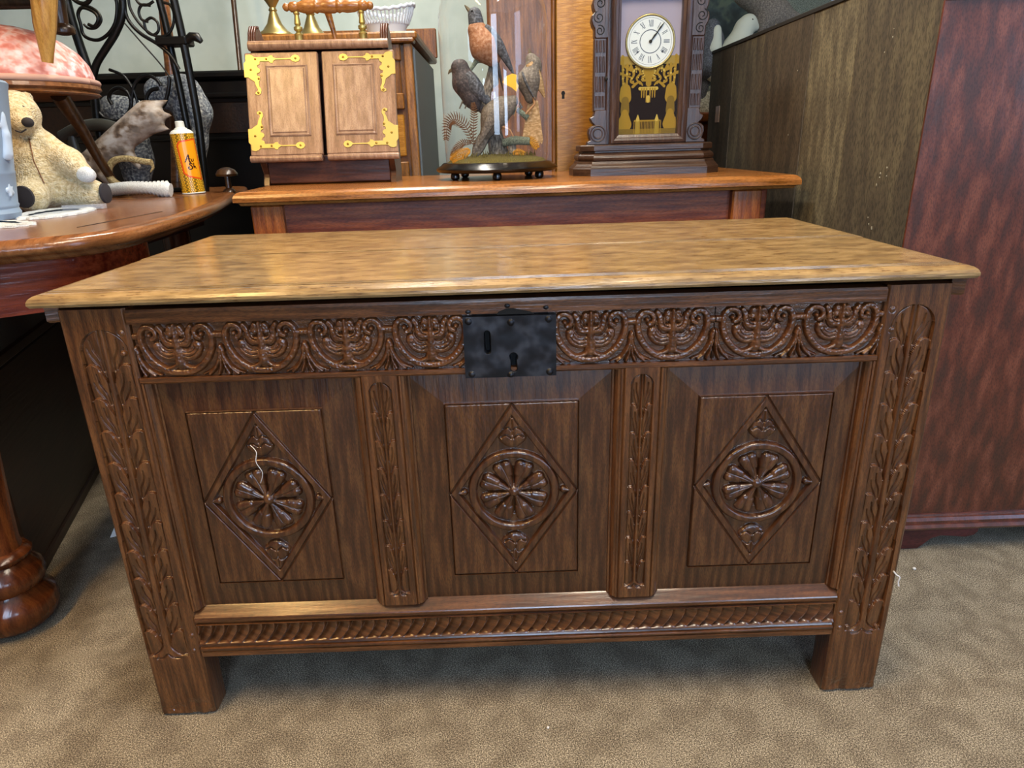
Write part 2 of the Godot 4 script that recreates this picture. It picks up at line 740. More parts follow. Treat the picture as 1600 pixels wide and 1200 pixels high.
func materials() -> void:
	wood("oak_rail", "422511", "593319", "6f4424", 0, 16.0, 1.0, 0.28, true, 3, 0.28)
	wood("oak_stile", "412411", "573219", "6c4323", 1, 16.0, 1.0, 0.28, true, 4, 0.28)
	wood("oak_panel", "351b0d", "482815", "5d3a1f", 1, 14.0, 1.2, 0.28, true, 6, 0.28)
	wood("oak_lid", "765e3e", "8a7048", "9a7f56", 0, 4.0, 2.0, 0.25, true, 8, 0.25)
	wood("oak_dark_inside", "1a110a", "2c1d12", "3a2818", 0, 8.0, 1.0, 0.7, true, 12, 0.3)
	wood("mahogany_top", "653d20", "7a4d2a", "8b5b35", 2, 9.0, 0.8, 0.2, true, 21, 0.15)
	wood("mahogany_red", "54190c", "692712", "7e341b", 0, 8.0, 0.7, 0.22, true, 22, 0.15)
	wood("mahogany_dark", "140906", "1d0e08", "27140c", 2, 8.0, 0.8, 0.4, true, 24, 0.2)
	wood("mahogany_leg", "44210f", "572b14", "693819", 1, 9.0, 1.2, 0.2, true, 23, 0.15)
	wood("desk_top", "744617", "8f5928", "a26b35", 0, 10.0, 0.9, 0.24, true, 25, 0.2)
	wood("desk_frame", "6b2a0f", "803a18", "934922", 0, 8.0, 0.8, 0.5, true, 26, 0.2)
	wood("desk_leg", "7a3d18", "92501f", "a35f2c", 1, 8.0, 0.8, 0.35, true, 27, 0.2)
	wood("back_board", "453e32", "504839", "5e5643", 1, 3.0, 0.6, 0.7, true, 31, 0.3)
	wood("back_board_pale", "514a3a", "625a47", "787058", 1, 4.0, 0.9, 0.7, true, 35, 0.3)
	wood("back_board_dark", "3a342b", "453d32", "52493a", 1, 3.0, 0.6, 0.7, true, 36, 0.3)
	wood("mahogany_side", "42231a", "55291c", "6b3a2a", 1, 4.5, 1.3, 0.3, true, 33, 0.2)
	wood("cabinet_foot", "381517", "451c1a", "522425", 0, 5.0, 0.9, 0.4, true, 34, 0.2)
	wood("golden_oak", "a66f1c", "b67d26", "c78f38", 0, 20.0, 3.0, 0.35, true, 41, 0.15)
	wood("brown_oak", "5f3914", "76481c", "8a5a28", 1, 10.0, 0.8, 0.35, true, 42, 0.2)
	wood("cabinet_frame", "75491a", "8f5e24", "a56f2e", 1, 8.0, 0.8, 0.4, true, 43, 0.2)
	wood("cabinet_panel", "5f3a14", "754a1e", "8d5e28", 1, 8.0, 0.8, 0.4, true, 44, 0.2)
	wood("walnut", "81614a", "927058", "a18168", 1, 9.0, 1.0, 0.3, true, 51, 0.15)
	wood("walnut_panel", "876a54", "987a64", "a78a72", 1, 6.0, 2.0, 0.28, true, 52, 0.12)
	wood("walnut_dark", "3a1c10", "4c2717", "5a321f", 0, 8.0, 0.9, 0.3, true, 53, 0.15)
	wood("clock_walnut", "2e1d15", "3e291d", "4c3626", 0, 14.0, 1.2, 0.34, true, 61, 0.2)
	wood("clock_upright", "31201a", "3f2a22", "4c372c", 1, 14.0, 1.2, 0.34, true, 62, 0.2)
	wood("turned_wood", "7d4a1d", "96602c", "aa733a", 0, 9.0, 1.2, 0.26, true, 63, 0.15)
	wood("pale_leg", "9c7034", "b08746", "c19856", 1, 9.0, 1.2, 0.28, true, 64, 0.15)
	wood("chair_wood", "5f3a1f", "774c2b", "8b5e3a", 0, 8.0, 1.2, 0.28, true, 65, 0.15)
	wood("dark_leg", "27160c", "382312", "47301b", 1, 8.0, 1.2, 0.3, true, 66, 0.15)
	for n in ["oak_rail", "oak_stile", "oak_panel", "mahogany_side"]:
		M[n].clearcoat_enabled = true
		M[n].clearcoat = 0.5
		M[n].clearcoat_roughness = 0.2
	M.oak_lid.clearcoat_enabled = true
	M.oak_lid.clearcoat = 0.35
	M.oak_lid.clearcoat_roughness = 0.16
	M.oak_lid.detail_albedo = ntex(noise(78, 0.02, 4), [[0.0, Color(0.45, 0.36, 0.28)], [0.20, Color(0.55, 0.45, 0.36)], [0.26, Color(0.93, 0.91, 0.9)], [0.6, Color.WHITE]])
	M.oak_lid.uv2_scale = Vector3(2.5, 60.0, 14.0)
	M.oak_lid.uv1_scale.y = 16.0
	plain("piano_black", Color(0.018, 0.018, 0.02), 0.28)
	plain("wrought_iron", Color(0.022, 0.032, 0.036), 0.36, 0.35)
	plain("ebonised", Color(0.02, 0.022, 0.026), 0.22)
	plain("brass", Color(0.72, 0.66, 0.40), 0.36, 0.8)
	plain("brass_old", Color(0.62, 0.56, 0.36), 0.34, 0.85)
	plain("brass_screw", Color(0.5, 0.4, 0.16), 0.4, 0.9)
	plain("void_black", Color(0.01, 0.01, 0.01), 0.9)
	plain("porcelain", Color(0.8, 0.84, 0.88), 0.2)
	mottled("lock_iron", [[0.25, hex("101116")], [0.5, hex("1c1d23")], [0.8, hex("34363c")]], Vector3.ONE * 6.0, 0.42, 71, 0.008, 3, 0.0, 0.5)
	mottled("carpet", [[0.15, hex("393329")], [0.5, hex("7f7564")], [0.85, hex("cbc0aa")]], Vector3.ONE * 2.7, 0.97, 72, 0.26, 2, 0.5)
	M.carpet.heightmap_texture = M.carpet.albedo_texture
	M.carpet.heightmap_scale = 0.12
	M.carpet.detail_enabled = true
	M.carpet.detail_blend_mode = BaseMaterial3D.BLEND_MODE_MUL
	M.carpet.detail_uv_layer = BaseMaterial3D.DETAIL_UV_2
	M.carpet.detail_albedo = ntex(noise(74, 0.03, 5), [[0.3, Color(0.88, 0.87, 0.86)], [0.65, Color.WHITE]])
	M.carpet.uv2_triplanar = true
	M.carpet.uv2_world_triplanar = true
	M.carpet.uv2_scale = Vector3.ONE * 0.9
	mottled("wall_paint", [[0.3, hex("b9c8c2")], [0.7, hex("c2d0ca")]], Vector3.ONE * 1.2, 0.9, 75, 0.01, 3, 0.02)
	plain("wall_dark", Color(0.27, 0.24, 0.21), 0.9)
	plain("wall_grey", Color(0.5, 0.48, 0.45), 0.9)
	plain("ceiling_paint", Color(0.86, 0.86, 0.83), 0.95)
	plain("dark_edge", Color(0.05, 0.045, 0.04), 0.8)
	mottled("mohair", [[0.25, hex("b09c70")], [0.5, hex("cfbf98")], [0.8, hex("e2d8bc")]], Vector3(9, 9, 9), 0.95, 81, 0.02, 5, 0.6)
	M.mohair.rim_enabled = true
	M.mohair.rim = 0.4
	plain("felt_dark", Color(0.16, 0.15, 0.17), 0.9)
	plain("jasper_blue", Color(0.50, 0.58, 0.67), 0.45)
	plain("jasper_white", Color(0.72, 0.79, 0.86), 0.5)
	mottled("lace", [[0.3, hex("b9c2c8")], [0.7, hex("e6ebee")]], Vector3.ONE * 20.0, 0.9, 82, 0.03, 3, 0.2)
	mottled("damask", [[0.3, hex("b4665a")], [0.5, hex("d2938a")], [0.56, hex("d9a29a")], [0.64, hex("e2c9c8")], [0.8, hex("dcd4da")]], Vector3.ONE * 3.4, 0.6, 83, 0.016, 3, 0.05)
	plain("braid", Color(0.72, 0.58, 0.52), 0.85)
	mottled("speckled_plumage", [[0.3, hex("3a3e46")], [0.48, hex("646b76")], [0.58, hex("80868a")], [0.75, hex("b0b5b0")]], Vector3.ONE * 5.0, 0.85, 84, 0.03, 5, 0.25)
	mottled("hide", [[0.28, hex("3a2a1c")], [0.42, hex("6e5a46")], [0.55, hex("9c9084")], [0.75, hex("b7b0a8")]], Vector3(2.4, 3.2, 2.4), 0.8, 85, 0.014, 4, 0.1)
	mottled("antler", [[0.3, hex("7c6840")], [0.7, hex("b8a678")]], Vector3.ONE * 12.0, 0.6, 86, 0.02, 4, 0.1)
	mottled("bark", [[0.3, hex("4c443c")], [0.55, hex("7d746a")], [0.75, hex("a39a8c")]], Vector3(14, 5, 14), 0.9, 87, 0.02, 5, 0.4)
	mottled("lichen", [[0.35, hex("4c5648")], [0.6, hex("93a08e")], [0.8, hex("c0c8b4")]], Vector3.ONE * 20.0, 0.95, 88, 0.03, 4, 0.4)
	mottled("moss", [[0.3, hex("3c3812")], [0.55, hex("7a6e28")], [0.8, hex("a8984a")]], Vector3.ONE * 16.0, 0.95, 89, 0.04, 4, 0.6)
	plain("fern_brown", Color(0.36, 0.22, 0.09), 0.8)
	plain("fern_gold", Color(0.72, 0.5, 0.09), 0.8)
	plain("leaf_yellow", Color(0.86, 0.68, 0.14), 0.7)
	mottled("bird_slate", [[0.3, hex("2c2e34")], [0.6, hex("4c5058")], [0.8, hex("6d727a")]], Vector3.ONE * 12.0, 0.7, 90, 0.02, 4, 0.1)
	mottled("bird_rust", [[0.3, hex("84512f")], [0.55, hex("9a6c4c")], [0.8, hex("ae8a70")]], Vector3.ONE * 9.0, 0.7, 91, 0.02, 4, 0.1)
	mottled("bird_dark", [[0.3, hex("201c20")], [0.6, hex("3a3234")], [0.8, hex("5c5050")]], Vector3.ONE * 12.0, 0.7, 92, 0.02, 4, 0.1)
	mottled("bird_grey", [[0.3, hex("544c44")], [0.6, hex("70685e")], [0.8, hex("8c8478")]], Vector3.ONE * 12.0, 0.75, 93, 0.02, 4, 0.1)
	mottled("bird_fawn", [[0.3, hex("96764a")], [0.6, hex("b8966a")], [0.8, hex("cdb088")]], Vector3(6, 14, 6), 0.75, 94, 0.02, 4, 0.1)
	plain("bird_white", Color(0.78, 0.8, 0.74), 0.75)
	plain("beak_horn", Color(0.34, 0.3, 0.22), 0.4)
	plain("eye_glass", Color(0.01, 0.01, 0.01), 0.08)
	plain("bird_leg", Color(0.62, 0.46, 0.3), 0.5)
	mottled("case_paint", [[0.3, hex("1c2c30")], [0.55, hex("2e4044")], [0.75, hex("4c5c50")]], Vector3.ONE * 2.0, 0.9, 95, 0.012, 4)
	mottled("case_rock", [[0.3, hex("8a8a7c")], [0.55, hex("b4b4a6")], [0.75, hex("d6d6c8")]], Vector3.ONE * 8.0, 0.9, 96, 0.02, 5, 0.6)
	plain("thread_white", Color(0.82, 0.8, 0.78), 0.8)
	plain("speck_grey", Color(0.55, 0.53, 0.46), 0.9)
	plain("tin_white", Color(0.82, 0.84, 0.82), 0.35)
	plain("clear_plastic", Color(0.85, 0.86, 0.9, 0.25), 0.15).transparency = BaseMaterial3D.TRANSPARENCY_ALPHA
	plain("dome_glass", Color(0.9, 0.94, 0.94, 0.004), 0.02).transparency = BaseMaterial3D.TRANSPARENCY_ALPHA
	plain("window_glass", Color(0.9, 0.94, 0.96, 0.004), 0.02).transparency = BaseMaterial3D.TRANSPARENCY_ALPHA
	plain("clock_glass", Color(0.9, 0.94, 0.96, 0.004), 0.03).transparency = BaseMaterial3D.TRANSPARENCY_ALPHA
	M.dome_glass.metallic_specular = 0.45
	M.clock_glass.metallic_specular = 0.4
	plain("window_paint", Color(0.75, 0.77, 0.78), 0.5)
	var lamp := plain("lamp_glow", Color(1, 1, 0.95), 0.5)
	lamp.emission_enabled = true
	lamp.emission = Color(1.0, 0.9, 0.75)
	lamp.emission_energy_multiplier = 6.0


func room() -> void:
	var f := structure("floor", box_mesh(Vector3(0, -0.05, 0.7), Vector3(7.2, 0.1, 7.4), 0.0005), M.carpet)
	tag(f, "flat worn beige-grey carpet covering the shop floor")
	structure("ceiling", box_mesh(Vector3(0, 2.75, 0.7), Vector3(7.2, 0.1, 7.4), 0.0005), M.ceiling_paint)
	structure("wall_back", box_mesh(Vector3(0, 1.35, -2.8), Vector3(7.2, 2.7, 0.1), 0.0005), M.wall_paint)
	structure("wall_left", box_mesh(Vector3(-3.3, 1.35, 0.65), Vector3(0.1, 2.7, 6.8), 0.0005), M.wall_grey)
	var rw := G.new()
	rw.box(Vector3(3.3, 1.35, -0.975), Vector3(0.1, 2.7, 3.55), 0.0005)
	rw.box(Vector3(3.3, 1.35, 3.025), Vector3(0.1, 2.7, 2.05), 0.0005)
	rw.box(Vector3(3.3, 0.45, 1.4), Vector3(0.1, 0.9, 1.2), 0.0005)
	rw.box(Vector3(3.3, 2.55, 1.4), Vector3(0.1, 0.3, 1.2), 0.0005)
	structure("wall_right", rw.done(), M.wall_grey)
	var sf := G.new()
	for s in [-1, 1]:
		sf.box(Vector3(3.28, 1.65, 1.4 + s * 0.575), Vector3(0.06, 1.5, 0.05))
		sf.box(Vector3(3.28, 1.65 + s * 0.725, 1.4), Vector3(0.06, 0.05, 1.1))
	sf.box(Vector3(3.28, 1.65, 1.4), Vector3(0.05, 1.4, 0.03))
	var sw := structure("window_3", sf.done(), M.window_paint)
	part("pane", box_mesh(Vector3(3.31, 1.65, 1.4), Vector3(0.004, 1.4, 1.1), 0.0005), M.window_glass, sw)
	# the shop front with two windows
	var g := G.new()
	g.box(Vector3(-1.75, 1.35, 4.15), Vector3(3.0, 2.7, 0.12), 0.0005)
	g.box(Vector3(1.30, 1.35, 4.15), Vector3(1.1, 2.7, 0.12), 0.0005)
	g.box(Vector3(2.925, 1.35, 4.15), Vector3(0.75, 2.7, 0.12), 0.0005)
	var k := 1
	for q in [[0.25, 1.0, 1.56, 1.65], [2.2, 0.7, 0.89, 1.30]]:
		var x: float = q[0]
		var lo: float = q[3] - q[2] / 2
		var hi: float = q[3] + q[2] / 2
		g.box(Vector3(x, lo / 2, 4.15), Vector3(q[1], lo, 0.12), 0.0005)
		g.box(Vector3(x, (hi + 2.7) / 2, 4.15), Vector3(q[1], 2.7 - hi, 0.12), 0.0005)
		var fr := G.new()
		for s in [-1, 1]:
			fr.box(Vector3(x + s * (q[1] / 2 - 0.025), q[3], 4.12), Vector3(0.05, q[2], 0.06))
			fr.box(Vector3(x, q[3] + s * (q[2] / 2 - 0.025), 4.12), Vector3(q[1] - 0.1, 0.05, 0.06))
		fr.box(Vector3(x, q[3], 4.12), Vector3(0.03, q[2] - 0.1, 0.05))
		fr.box(Vector3(x, q[3] + 0.1, 4.12), Vector3(q[1] - 0.1, 0.035, 0.05))
		var w := structure("window_%d" % k, fr.done(), M.window_paint)
		part("pane", box_mesh(Vector3(x, q[3], 4.16), Vector3(q[1] - 0.1, q[2] - 0.1, 0.004), 0.0005), M.window_glass, w)
		k += 1
	structure("wall_front", g.done(), M.wall_dark)
	for p in [[-1.2, 0.75, "ceiling lamp fitting towards the left side of the room"], [0.55, 0.45, "ceiling lamp fitting above the carved chest"], [-0.35, -1.35, "ceiling lamp fitting above the side table"]]:
		var t := thing("ceiling_lamp", p[2], "ceiling lamp", Vector3(p[0], 2.7, p[1]))
		part("housing", box_mesh(Vector3(0, -0.03, 0), Vector3(0.2, 0.06, 1.5), 0.006), M.ceiling_paint, t)
		part("tube", tube_mesh([Vector3(0, -0.08, -0.7), Vector3(0, -0.08, 0.7)], [0.016], 10), M.lamp_glow, t)
	for s in [["baseboard_back", Vector3(0, 0.06, -2.74), Vector3(6.4, 0.12, 0.02)], ["baseboard_left", Vector3(-3.24, 0.06, 0.65), Vector3(0.02, 0.12, 6.7)], ["baseboard_right", Vector3(3.24, 0.06, 0.65), Vector3(0.02, 0.12, 6.7)]]:
		structure(s[0], box_mesh(s[1], s[2]), M.window_paint)


# ---------------------------------------------------------------- the carved chest
func lunette_mesh() -> ArrayMesh:
	var r := Relief.new(Rect2(-0.06, 0.0, 0.12, 0.08), 0.0008, -0.0085)
	var b := -0.0085
	var top := -0.0003
	var strokes := func(p: Array, r0: float, r1: float, h := top, power := 3.0):
		r.ridge(p, r0, r1, b, h, power)
		r.ridge(mirror(p), r0, r1, b, h, power)
	# the U and its two scrolls
	strokes.call(spline([Vector2(0, 0.0062), Vector2(-0.014, 0.0078), Vector2(-0.028, 0.0145), Vector2(-0.040, 0.027), Vector2(-0.0475, 0.042), Vector2(-0.0498, 0.057), Vector2(-0.0475, 0.068), Vector2(-0.041, 0.0742), Vector2(-0.033, 0.0735), Vector2(-0.0275, 0.067), Vector2(-0.0285, 0.0595), Vector2(-0.0335, 0.0565)]), 0.0052, 0.0034, top, 4.5)
	strokes.call([Vector2(-0.0365, 0.0625)], 0.0036, 0.0036, 0.0, 2.0)
	# leaves, flat on top and veined, out of one low mass
	strokes.call([Vector2(-0.004, 0.0400), Vector2(-0.0140, 0.0440), Vector2(-0.0175, 0.0570)], 0.0115, 0.0085, -0.0034, 4.0)
	strokes.call(spline([Vector2(-0.003, 0.0340), Vector2(-0.0120, 0.0310), Vector2(-0.0215, 0.0335), Vector2(-0.0275, 0.0410), Vector2(-0.0285, 0.0470)]), 0.0088, 0.0064, -0.0012, 4.0)
	strokes.call(spline([Vector2(-0.002, 0.0505), Vector2(-0.0120, 0.0510), Vector2(-0.0170, 0.0580), Vector2(-0.0185, 0.0660), Vector2(-0.0225, 0.0735)]), 0.0068, 0.0038, -0.0006, 4.0)
	strokes.call([Vector2(-0.0085, 0.0640), Vector2(-0.0070, 0.0720)], 0.0060, 0.0050, -0.0014, 4.0)
	var cuts := func(p: Array, r0: float, d: float):
		r.groove(p, r0, r0 * 0.8, d)
		r.groove(mirror(p), r0, r0 * 0.8, d)
	cuts.call(spline([Vector2(-0.007, 0.0372), Vector2(-0.014, 0.0360), Vector2(-0.0215, 0.0392), Vector2(-0.0245, 0.0450)]), 0.0010, 0.0026)
	cuts.call(spline([Vector2(-0.008, 0.0315), Vector2(-0.015, 0.0302), Vector2(-0.0235, 0.0345), Vector2(-0.0285, 0.0410)]), 0.0010, 0.0024)
	cuts.call(spline([Vector2(-0.005, 0.0432), Vector2(-0.0135, 0.0428), Vector2(-0.0190, 0.0470), Vector2(-0.0225, 0.0540)]), 0.0012, 0.0040)
	cuts.call(spline([Vector2(-0.007, 0.0520), Vector2(-0.0120, 0.0545), Vector2(-0.0145, 0.0610), Vector2(-0.0150, 0.0700)]), 0.0012, 0.0040)
	cuts.call(spline([Vector2(-0.0055, 0.0600), Vector2(-0.0105, 0.0605), Vector2(-0.0118, 0.0650), Vector2(-0.0090, 0.0680)]), 0.0008, 0.0018)
	# stem: a keeled blade with a forked foot
	r.ridge([Vector2(0, 0.019), Vector2(0, 0.045), Vector2(0, 0.0765)], 0.0088, 0.0034, b, 0.0018, 1.5)
	strokes.call(spline([Vector2(-0.001, 0.0215), Vector2(-0.0065, 0.0160), Vector2(-0.014, 0.0132), Vector2(-0.020, 0.0130)]), 0.0046, 0.0016, -0.0006)
	# between two lunettes: a link bar above, an A-shaped tuft below
	for s in [-1.0, 1.0]:
		var e: float = s * 0.06
		r.ridge([Vector2(e - s * 0.011, 0.0605), Vector2(e, 0.0605)], 0.0046, 0.0046, b, -0.002, 4.0)
		r.ridge([Vector2(e, 0.043), Vector2(e - s * 0.003, 0.037)], 0.0045, 0.0035, b, -0.0006, 2.0)
		r.ridge(spline([Vector2(e - s * 0.001, 0.042), Vector2(e - s * 0.0045, 0.026), Vector2(e - s * 0.0125, 0.011), Vector2(e - s * 0.021, 0.003)]), 0.0034, 0.0026, b, -0.0008, 2.0)
		r.ridge([Vector2(e - s * 0.0012, 0.030), Vector2(e - s * 0.0035, 0.014), Vector2(e - s * 0.008, 0.003)], 0.0026, 0.0026, b, -0.0014, 2.0)
		r.ridge(spline([Vector2(e - s * 0.008, 0.0185), Vector2(e - s * 0.018, 0.0085), Vector2(e - s * 0.030, 0.003)]), 0.0022, 0.0016, b, -0.003, 2.0)
		r.groove([Vector2(e - s * 0.001, 0.020), Vector2(e, 0.002)], 0.0014, 0.0014, 0.003)
	# fine punched ground
	var pn := noise(5, 0.9, 1)
	r.each(func(x, y, z): return z + (pn.get_noise_2d(x * 1000.0, y * 1000.0) * 0.0003 if z < -0.0075 else pn.get_noise_2d(x * 220.0, y * 220.0) * 0.0004))
	return r.mesh(-0.02)


func lozenge_mesh() -> ArrayMesh:
	var r := Relief.new(Rect2(-0.1005, -0.1495, 0.201, 0.299), 0.0009, 0.0)
	var hw := 0.0985
	var hh := 0.1475
	var g := -0.0075
	# sunk ground inside an inner diamond, then everything raised out of it
	var b := 0.0115 / hw
	r.each(func(x, y, z):
		var d: float = 1.0 - absf(x) / hw - absf(y) / hh
		return lerpf(0.0, g, smoothstep(b, b + 0.03, d)) if d > b else z)
	for c in [[Vector2(0, hh), Vector2(hw, 0)], [Vector2(hw, 0), Vector2(0, -hh)], [Vector2(0, -hh), Vector2(-hw, 0)], [Vector2(-hw, 0), Vector2(0, hh)]]:
		r.groove(c, 0.0017, 0.0017, 0.0034)
	var ring := []
	for i in 65:
		ring.append(Vector2.from_angle(TAU * i / 64.0) * 0.0640)
	r.ridge(ring, 0.0066, 0.0066, g, 0.0006, 4.0)
	# eight petals, heart-ended, with a vein each
	for i in 8:
		var u := Vector2.from_angle(TAU * (i + 0.5) / 8.0)
		var w := u.orthogonal()
		r.ridge([u * 0.0090, u * 0.0269, u * 0.0403], 0.0040, 0.0130, g, -0.0006, 2.0)
		for s in [-1.0, 1.0]:
			r.ridge([u * 0.0314 + w * s * 0.0034, u * 0.0454 + w * s * 0.0066], 0.0084, 0.0080, g, -0.0002, 2.0)
	for i in 8:
		var u := Vector2.from_angle(TAU * (i + 0.5) / 8.0)
		r.groove(spline([u * 0.0134, u * 0.0336 + u.orthogonal() * 0.0012, u * 0.0526]), 0.0007, 0.0010, 0.0014)
		var v := Vector2.from_angle(TAU * i / 8.0)
		r.groove([v * 0.0134, v * 0.0403], 0.0010, 0.0018, 0.0030)
	r.ridge([Vector2.ZERO], 0.0098, 0.0098, g, 0.0030, 2.0)
	# leaves in the upper and the lower corner, buds at the sides
	for s in [1.0, -1.0]:
		var c: float = 0.091 * s
		r.ridge([Vector2(-0.0095, c), Vector2(0, c + 0.008 * s), Vector2(0.0095, c)], 0.0112, 0.0112, g, 0.0, 3.0)
		r.ridge([Vector2(0, c)], 0.0175, 0.0175, g, 0.0, 4.0)
		r.ridge([Vector2(0, c + 0.008 * s), Vector2(0, c + 0.031 * s)], 0.0185, 0.0040, g, 0.0, 3.0)
		r.groove([Vector2(0, c + (0.030 if s > 0 else -0.032)), Vector2(0, c + 0.006 * s)], 0.0010, 0.0016, 0.0024)
		for q in [-1.0, 1.0]:
			r.groove(spline([Vector2(q * 0.0018, c), Vector2(q * 0.009, c + 0.0055), Vector2(q * 0.0165, c + 0.0015)]), 0.0012, 0.0020, 0.0036)
			r.groove(spline([Vector2(q * 0.0012, c + 0.013 * s), Vector2(q * 0.006, c + 0.0175 * s), Vector2(q * 0.0125, c + 0.014 * s)]), 0.0012, 0.0016, 0.0030)
		r.ridge([Vector2(s * 0.0775, 0), Vector2(s * 0.0855, 0)], 0.0062, 0.0024, g, 0.0, 2.4)
	var pn := noise(6, 0.9, 1)
	r.each(func(x, y, z): return z + (pn.get_noise_2d(x * 1000.0, y * 1000.0) * 0.0003 if z < -0.0062 else pn.get_noise_2d(x * 150.0, y * 90.0) * 0.00025) - 0.0030 * smoothstep(0.0030, 0.0, minf(0.1005 - absf(x), 0.1495 - absf(y))))
	return r.mesh(-0.018)


# two columns of lapping leaves either side of a stem, chip-carved in an arched band centred on x = cx
func vine(r: Relief, cx: float, top: float, bottom: float, half: float, pitch: float, shear: float) -> void:
	var k := half / 0.033
	var deep := lerpf(0.75, 1.0, k)
	for j in r.ny:
		var y := r.y0 + j * r.dx
		if y > top or y < bottom:
			continue
		var lim := half
		if y > top - half:
			lim = sqrt(maxf(half * half - (y - top + half) * (y - top + half), 0.0))
		var stem := lerpf(0.0062, 0.0036, (y - bottom) / (top - bottom)) * k
		var low := maxf(0.0, bottom + 0.022 * k - y) / (0.022 * k)
		stem += low * low * 0.017 * k
		for i in r.nx:
			var ax := absf(r.x0 + i * r.dx - cx - shear * (y - top))
			if ax >= lim:
				continue
			var at := j * r.nx + i
			var e := minf(lim - ax, minf(absf(ax - stem), y - bottom + 0.002))
			var cut := 0.0032 * deep * smoothstep(0.0024 * (0.4 + 0.6 * k), 0.0, e)
			if ax < stem:
				r.h[at] = -0.0003 - 0.0010 * pow(ax / stem, 2.0) - cut * 0.8
				continue
			var w := (lim - ax) / maxf(lim - stem, 0.0005)
			var off := 0.0050 * k * sin(w / 0.62 * PI) if w < 0.62 else -pow((w - 0.62) / 0.38, 1.2) * pitch * 0.5
			var v := (top - 0.004 - y + off) / pitch
			var f := 0.15 if v < 0.0 else v - floorf(v)
			var d := 0.0004 + 0.0046 * pow(f, 1.5) + 0.0020 * pow(absf(2.0 * w - 1.0), 3.0)
			r.h[at] = -d * deep - cut
	for s in [-1.0, 1.0]:
		var n := int((top - bottom) / pitch)
		for q in n:
			var y := top - 0.006 - q * pitch
			var P := func(w: float, f: float):
				var yy := y - f * pitch
				var st := lerpf(0.0062, 0.0036, (yy - bottom) / (top - bottom)) * k
				return Vector2(cx + shear * (yy - top) + s * lerpf(half, st, w), yy)
			if y - pitch * 1.1 < bottom:
				continue
			r.groove(spline([P.call(0.50, 0.16), P.call(0.56, 0.45), P.call(0.80, 0.75), P.call(0.88, 1.08)], 5), 0.0012 * (0.4 + 0.6 * k), 0.0016 * (0.4 + 0.6 * k), 0.0030 * deep)
			r.groove(spline([P.call(0.26, 0.40), P.call(0.36, 0.64), P.call(0.62, 0.92), P.call(0.70, 1.06)], 5), 0.0010 * (0.4 + 0.6 * k), 0.0014 * (0.4 + 0.6 * k), 0.0022 * deep)
		# the flared foot of the stem is cut away below
		r.groove(spline([Vector2(cx + shear * (bottom - top) + s * 0.001, bottom + 0.003), Vector2(cx + shear * (bottom - top) + s * 0.008 * k, bottom - 0.004 * k), Vector2(cx + shear * (bottom - top) + s * 0.018 * k, bottom - 0.005 * k)], 5), 0.0014, 0.0026, 0.0032)


func stile_mesh(s: float) -> ArrayMesh:
	# local x runs from the outer edge; the origin is the middle of the stile at the floor
	var r := Relief.new(Rect2(-0.0465, 0.0, 0.093, 0.7225), 0.0009, 0.0)
	if s < 0:
		vine(r, 0.0075, 0.6950, 0.130, 0.0335, 0.0515, 0.031)
	else:
		vine(r, -0.0030, 0.6960, 0.132, 0.0305, 0.0505, -0.014)
	# trenails and their chips
	var inner := 0.036 * -s
	for p in [Vector2(inner, 0.690), Vector2(inner + 0.004 * s, 0.660), Vector2(inner, 0.170), Vector2(inner + 0.002 * s, 0.139)]:
		r.groove([p], 0.0062, 0.0062, 0.0014)
		r.ridge([p], 0.0042, 0.0042, -0.001, 0.0016, 2.0)
	# rubbed and kicked foot
	var wn := noise(14 if s < 0 else 15, 0.03, 4)
	r.each(func(x, y, z):
		var low := smoothstep(0.07, 0.0, y)
		var rim := minf(x + 0.0465, 0.0465 - x)
		var chip: float = maxf(0.0, wn.get_noise_2d(x * 900.0, y * 900.0)) * low * 0.005
		return z - chip - 0.004 * smoothstep(0.004, 0.0, rim) - 0.006 * smoothstep(0.006, 0.0, y) + wn.get_noise_2d(x * 400.0, y * 60.0) * 0.0006)
	return r.mesh(-0.048)


func muntin_mesh() -> ArrayMesh:
	var r := Relief.new(Rect2(-0.0275, 0.0, 0.055, 0.398), 0.0009, 0.0)
	vine(r, 0.0, 0.388, 0.022, 0.0165, 0.0455, 0.0)
	var wn := noise(16, 0.03, 3)
	r.each(func(x, y, z): return z + wn.get_noise_2d(x * 400.0, y * 60.0) * 0.0005 - 0.003 * smoothstep(0.003, 0.0, 0.0275 - absf(x)))
	return r.mesh(-0.022)


func nulling_mesh() -> ArrayMesh:
	var r := Relief.new(Rect2(-0.532, 0.0, 1.064, 0.040), 0.0009, 0.0)
	var p := 0.0207
	r.each(func(x, y, _z):
		var v: float = (y - 0.002) / 0.036
		if v <= 0.0 or v >= 1.0:
			return 0.0
		var u: float = fposmod(x / p - 0.62 * sin(v * 2.2 - 0.3), 1.0)
		var rise: float = pow(u, 0.8) if u < 0.86 else (1.0 - u) / 0.14
		var fade: float = smoothstep(0.0, 0.10, v) * smoothstep(1.0, 0.90, v)
		return lerpf(-0.001, -0.0118 + 0.0124 * rise, fade))
	return r.mesh(-0.02)


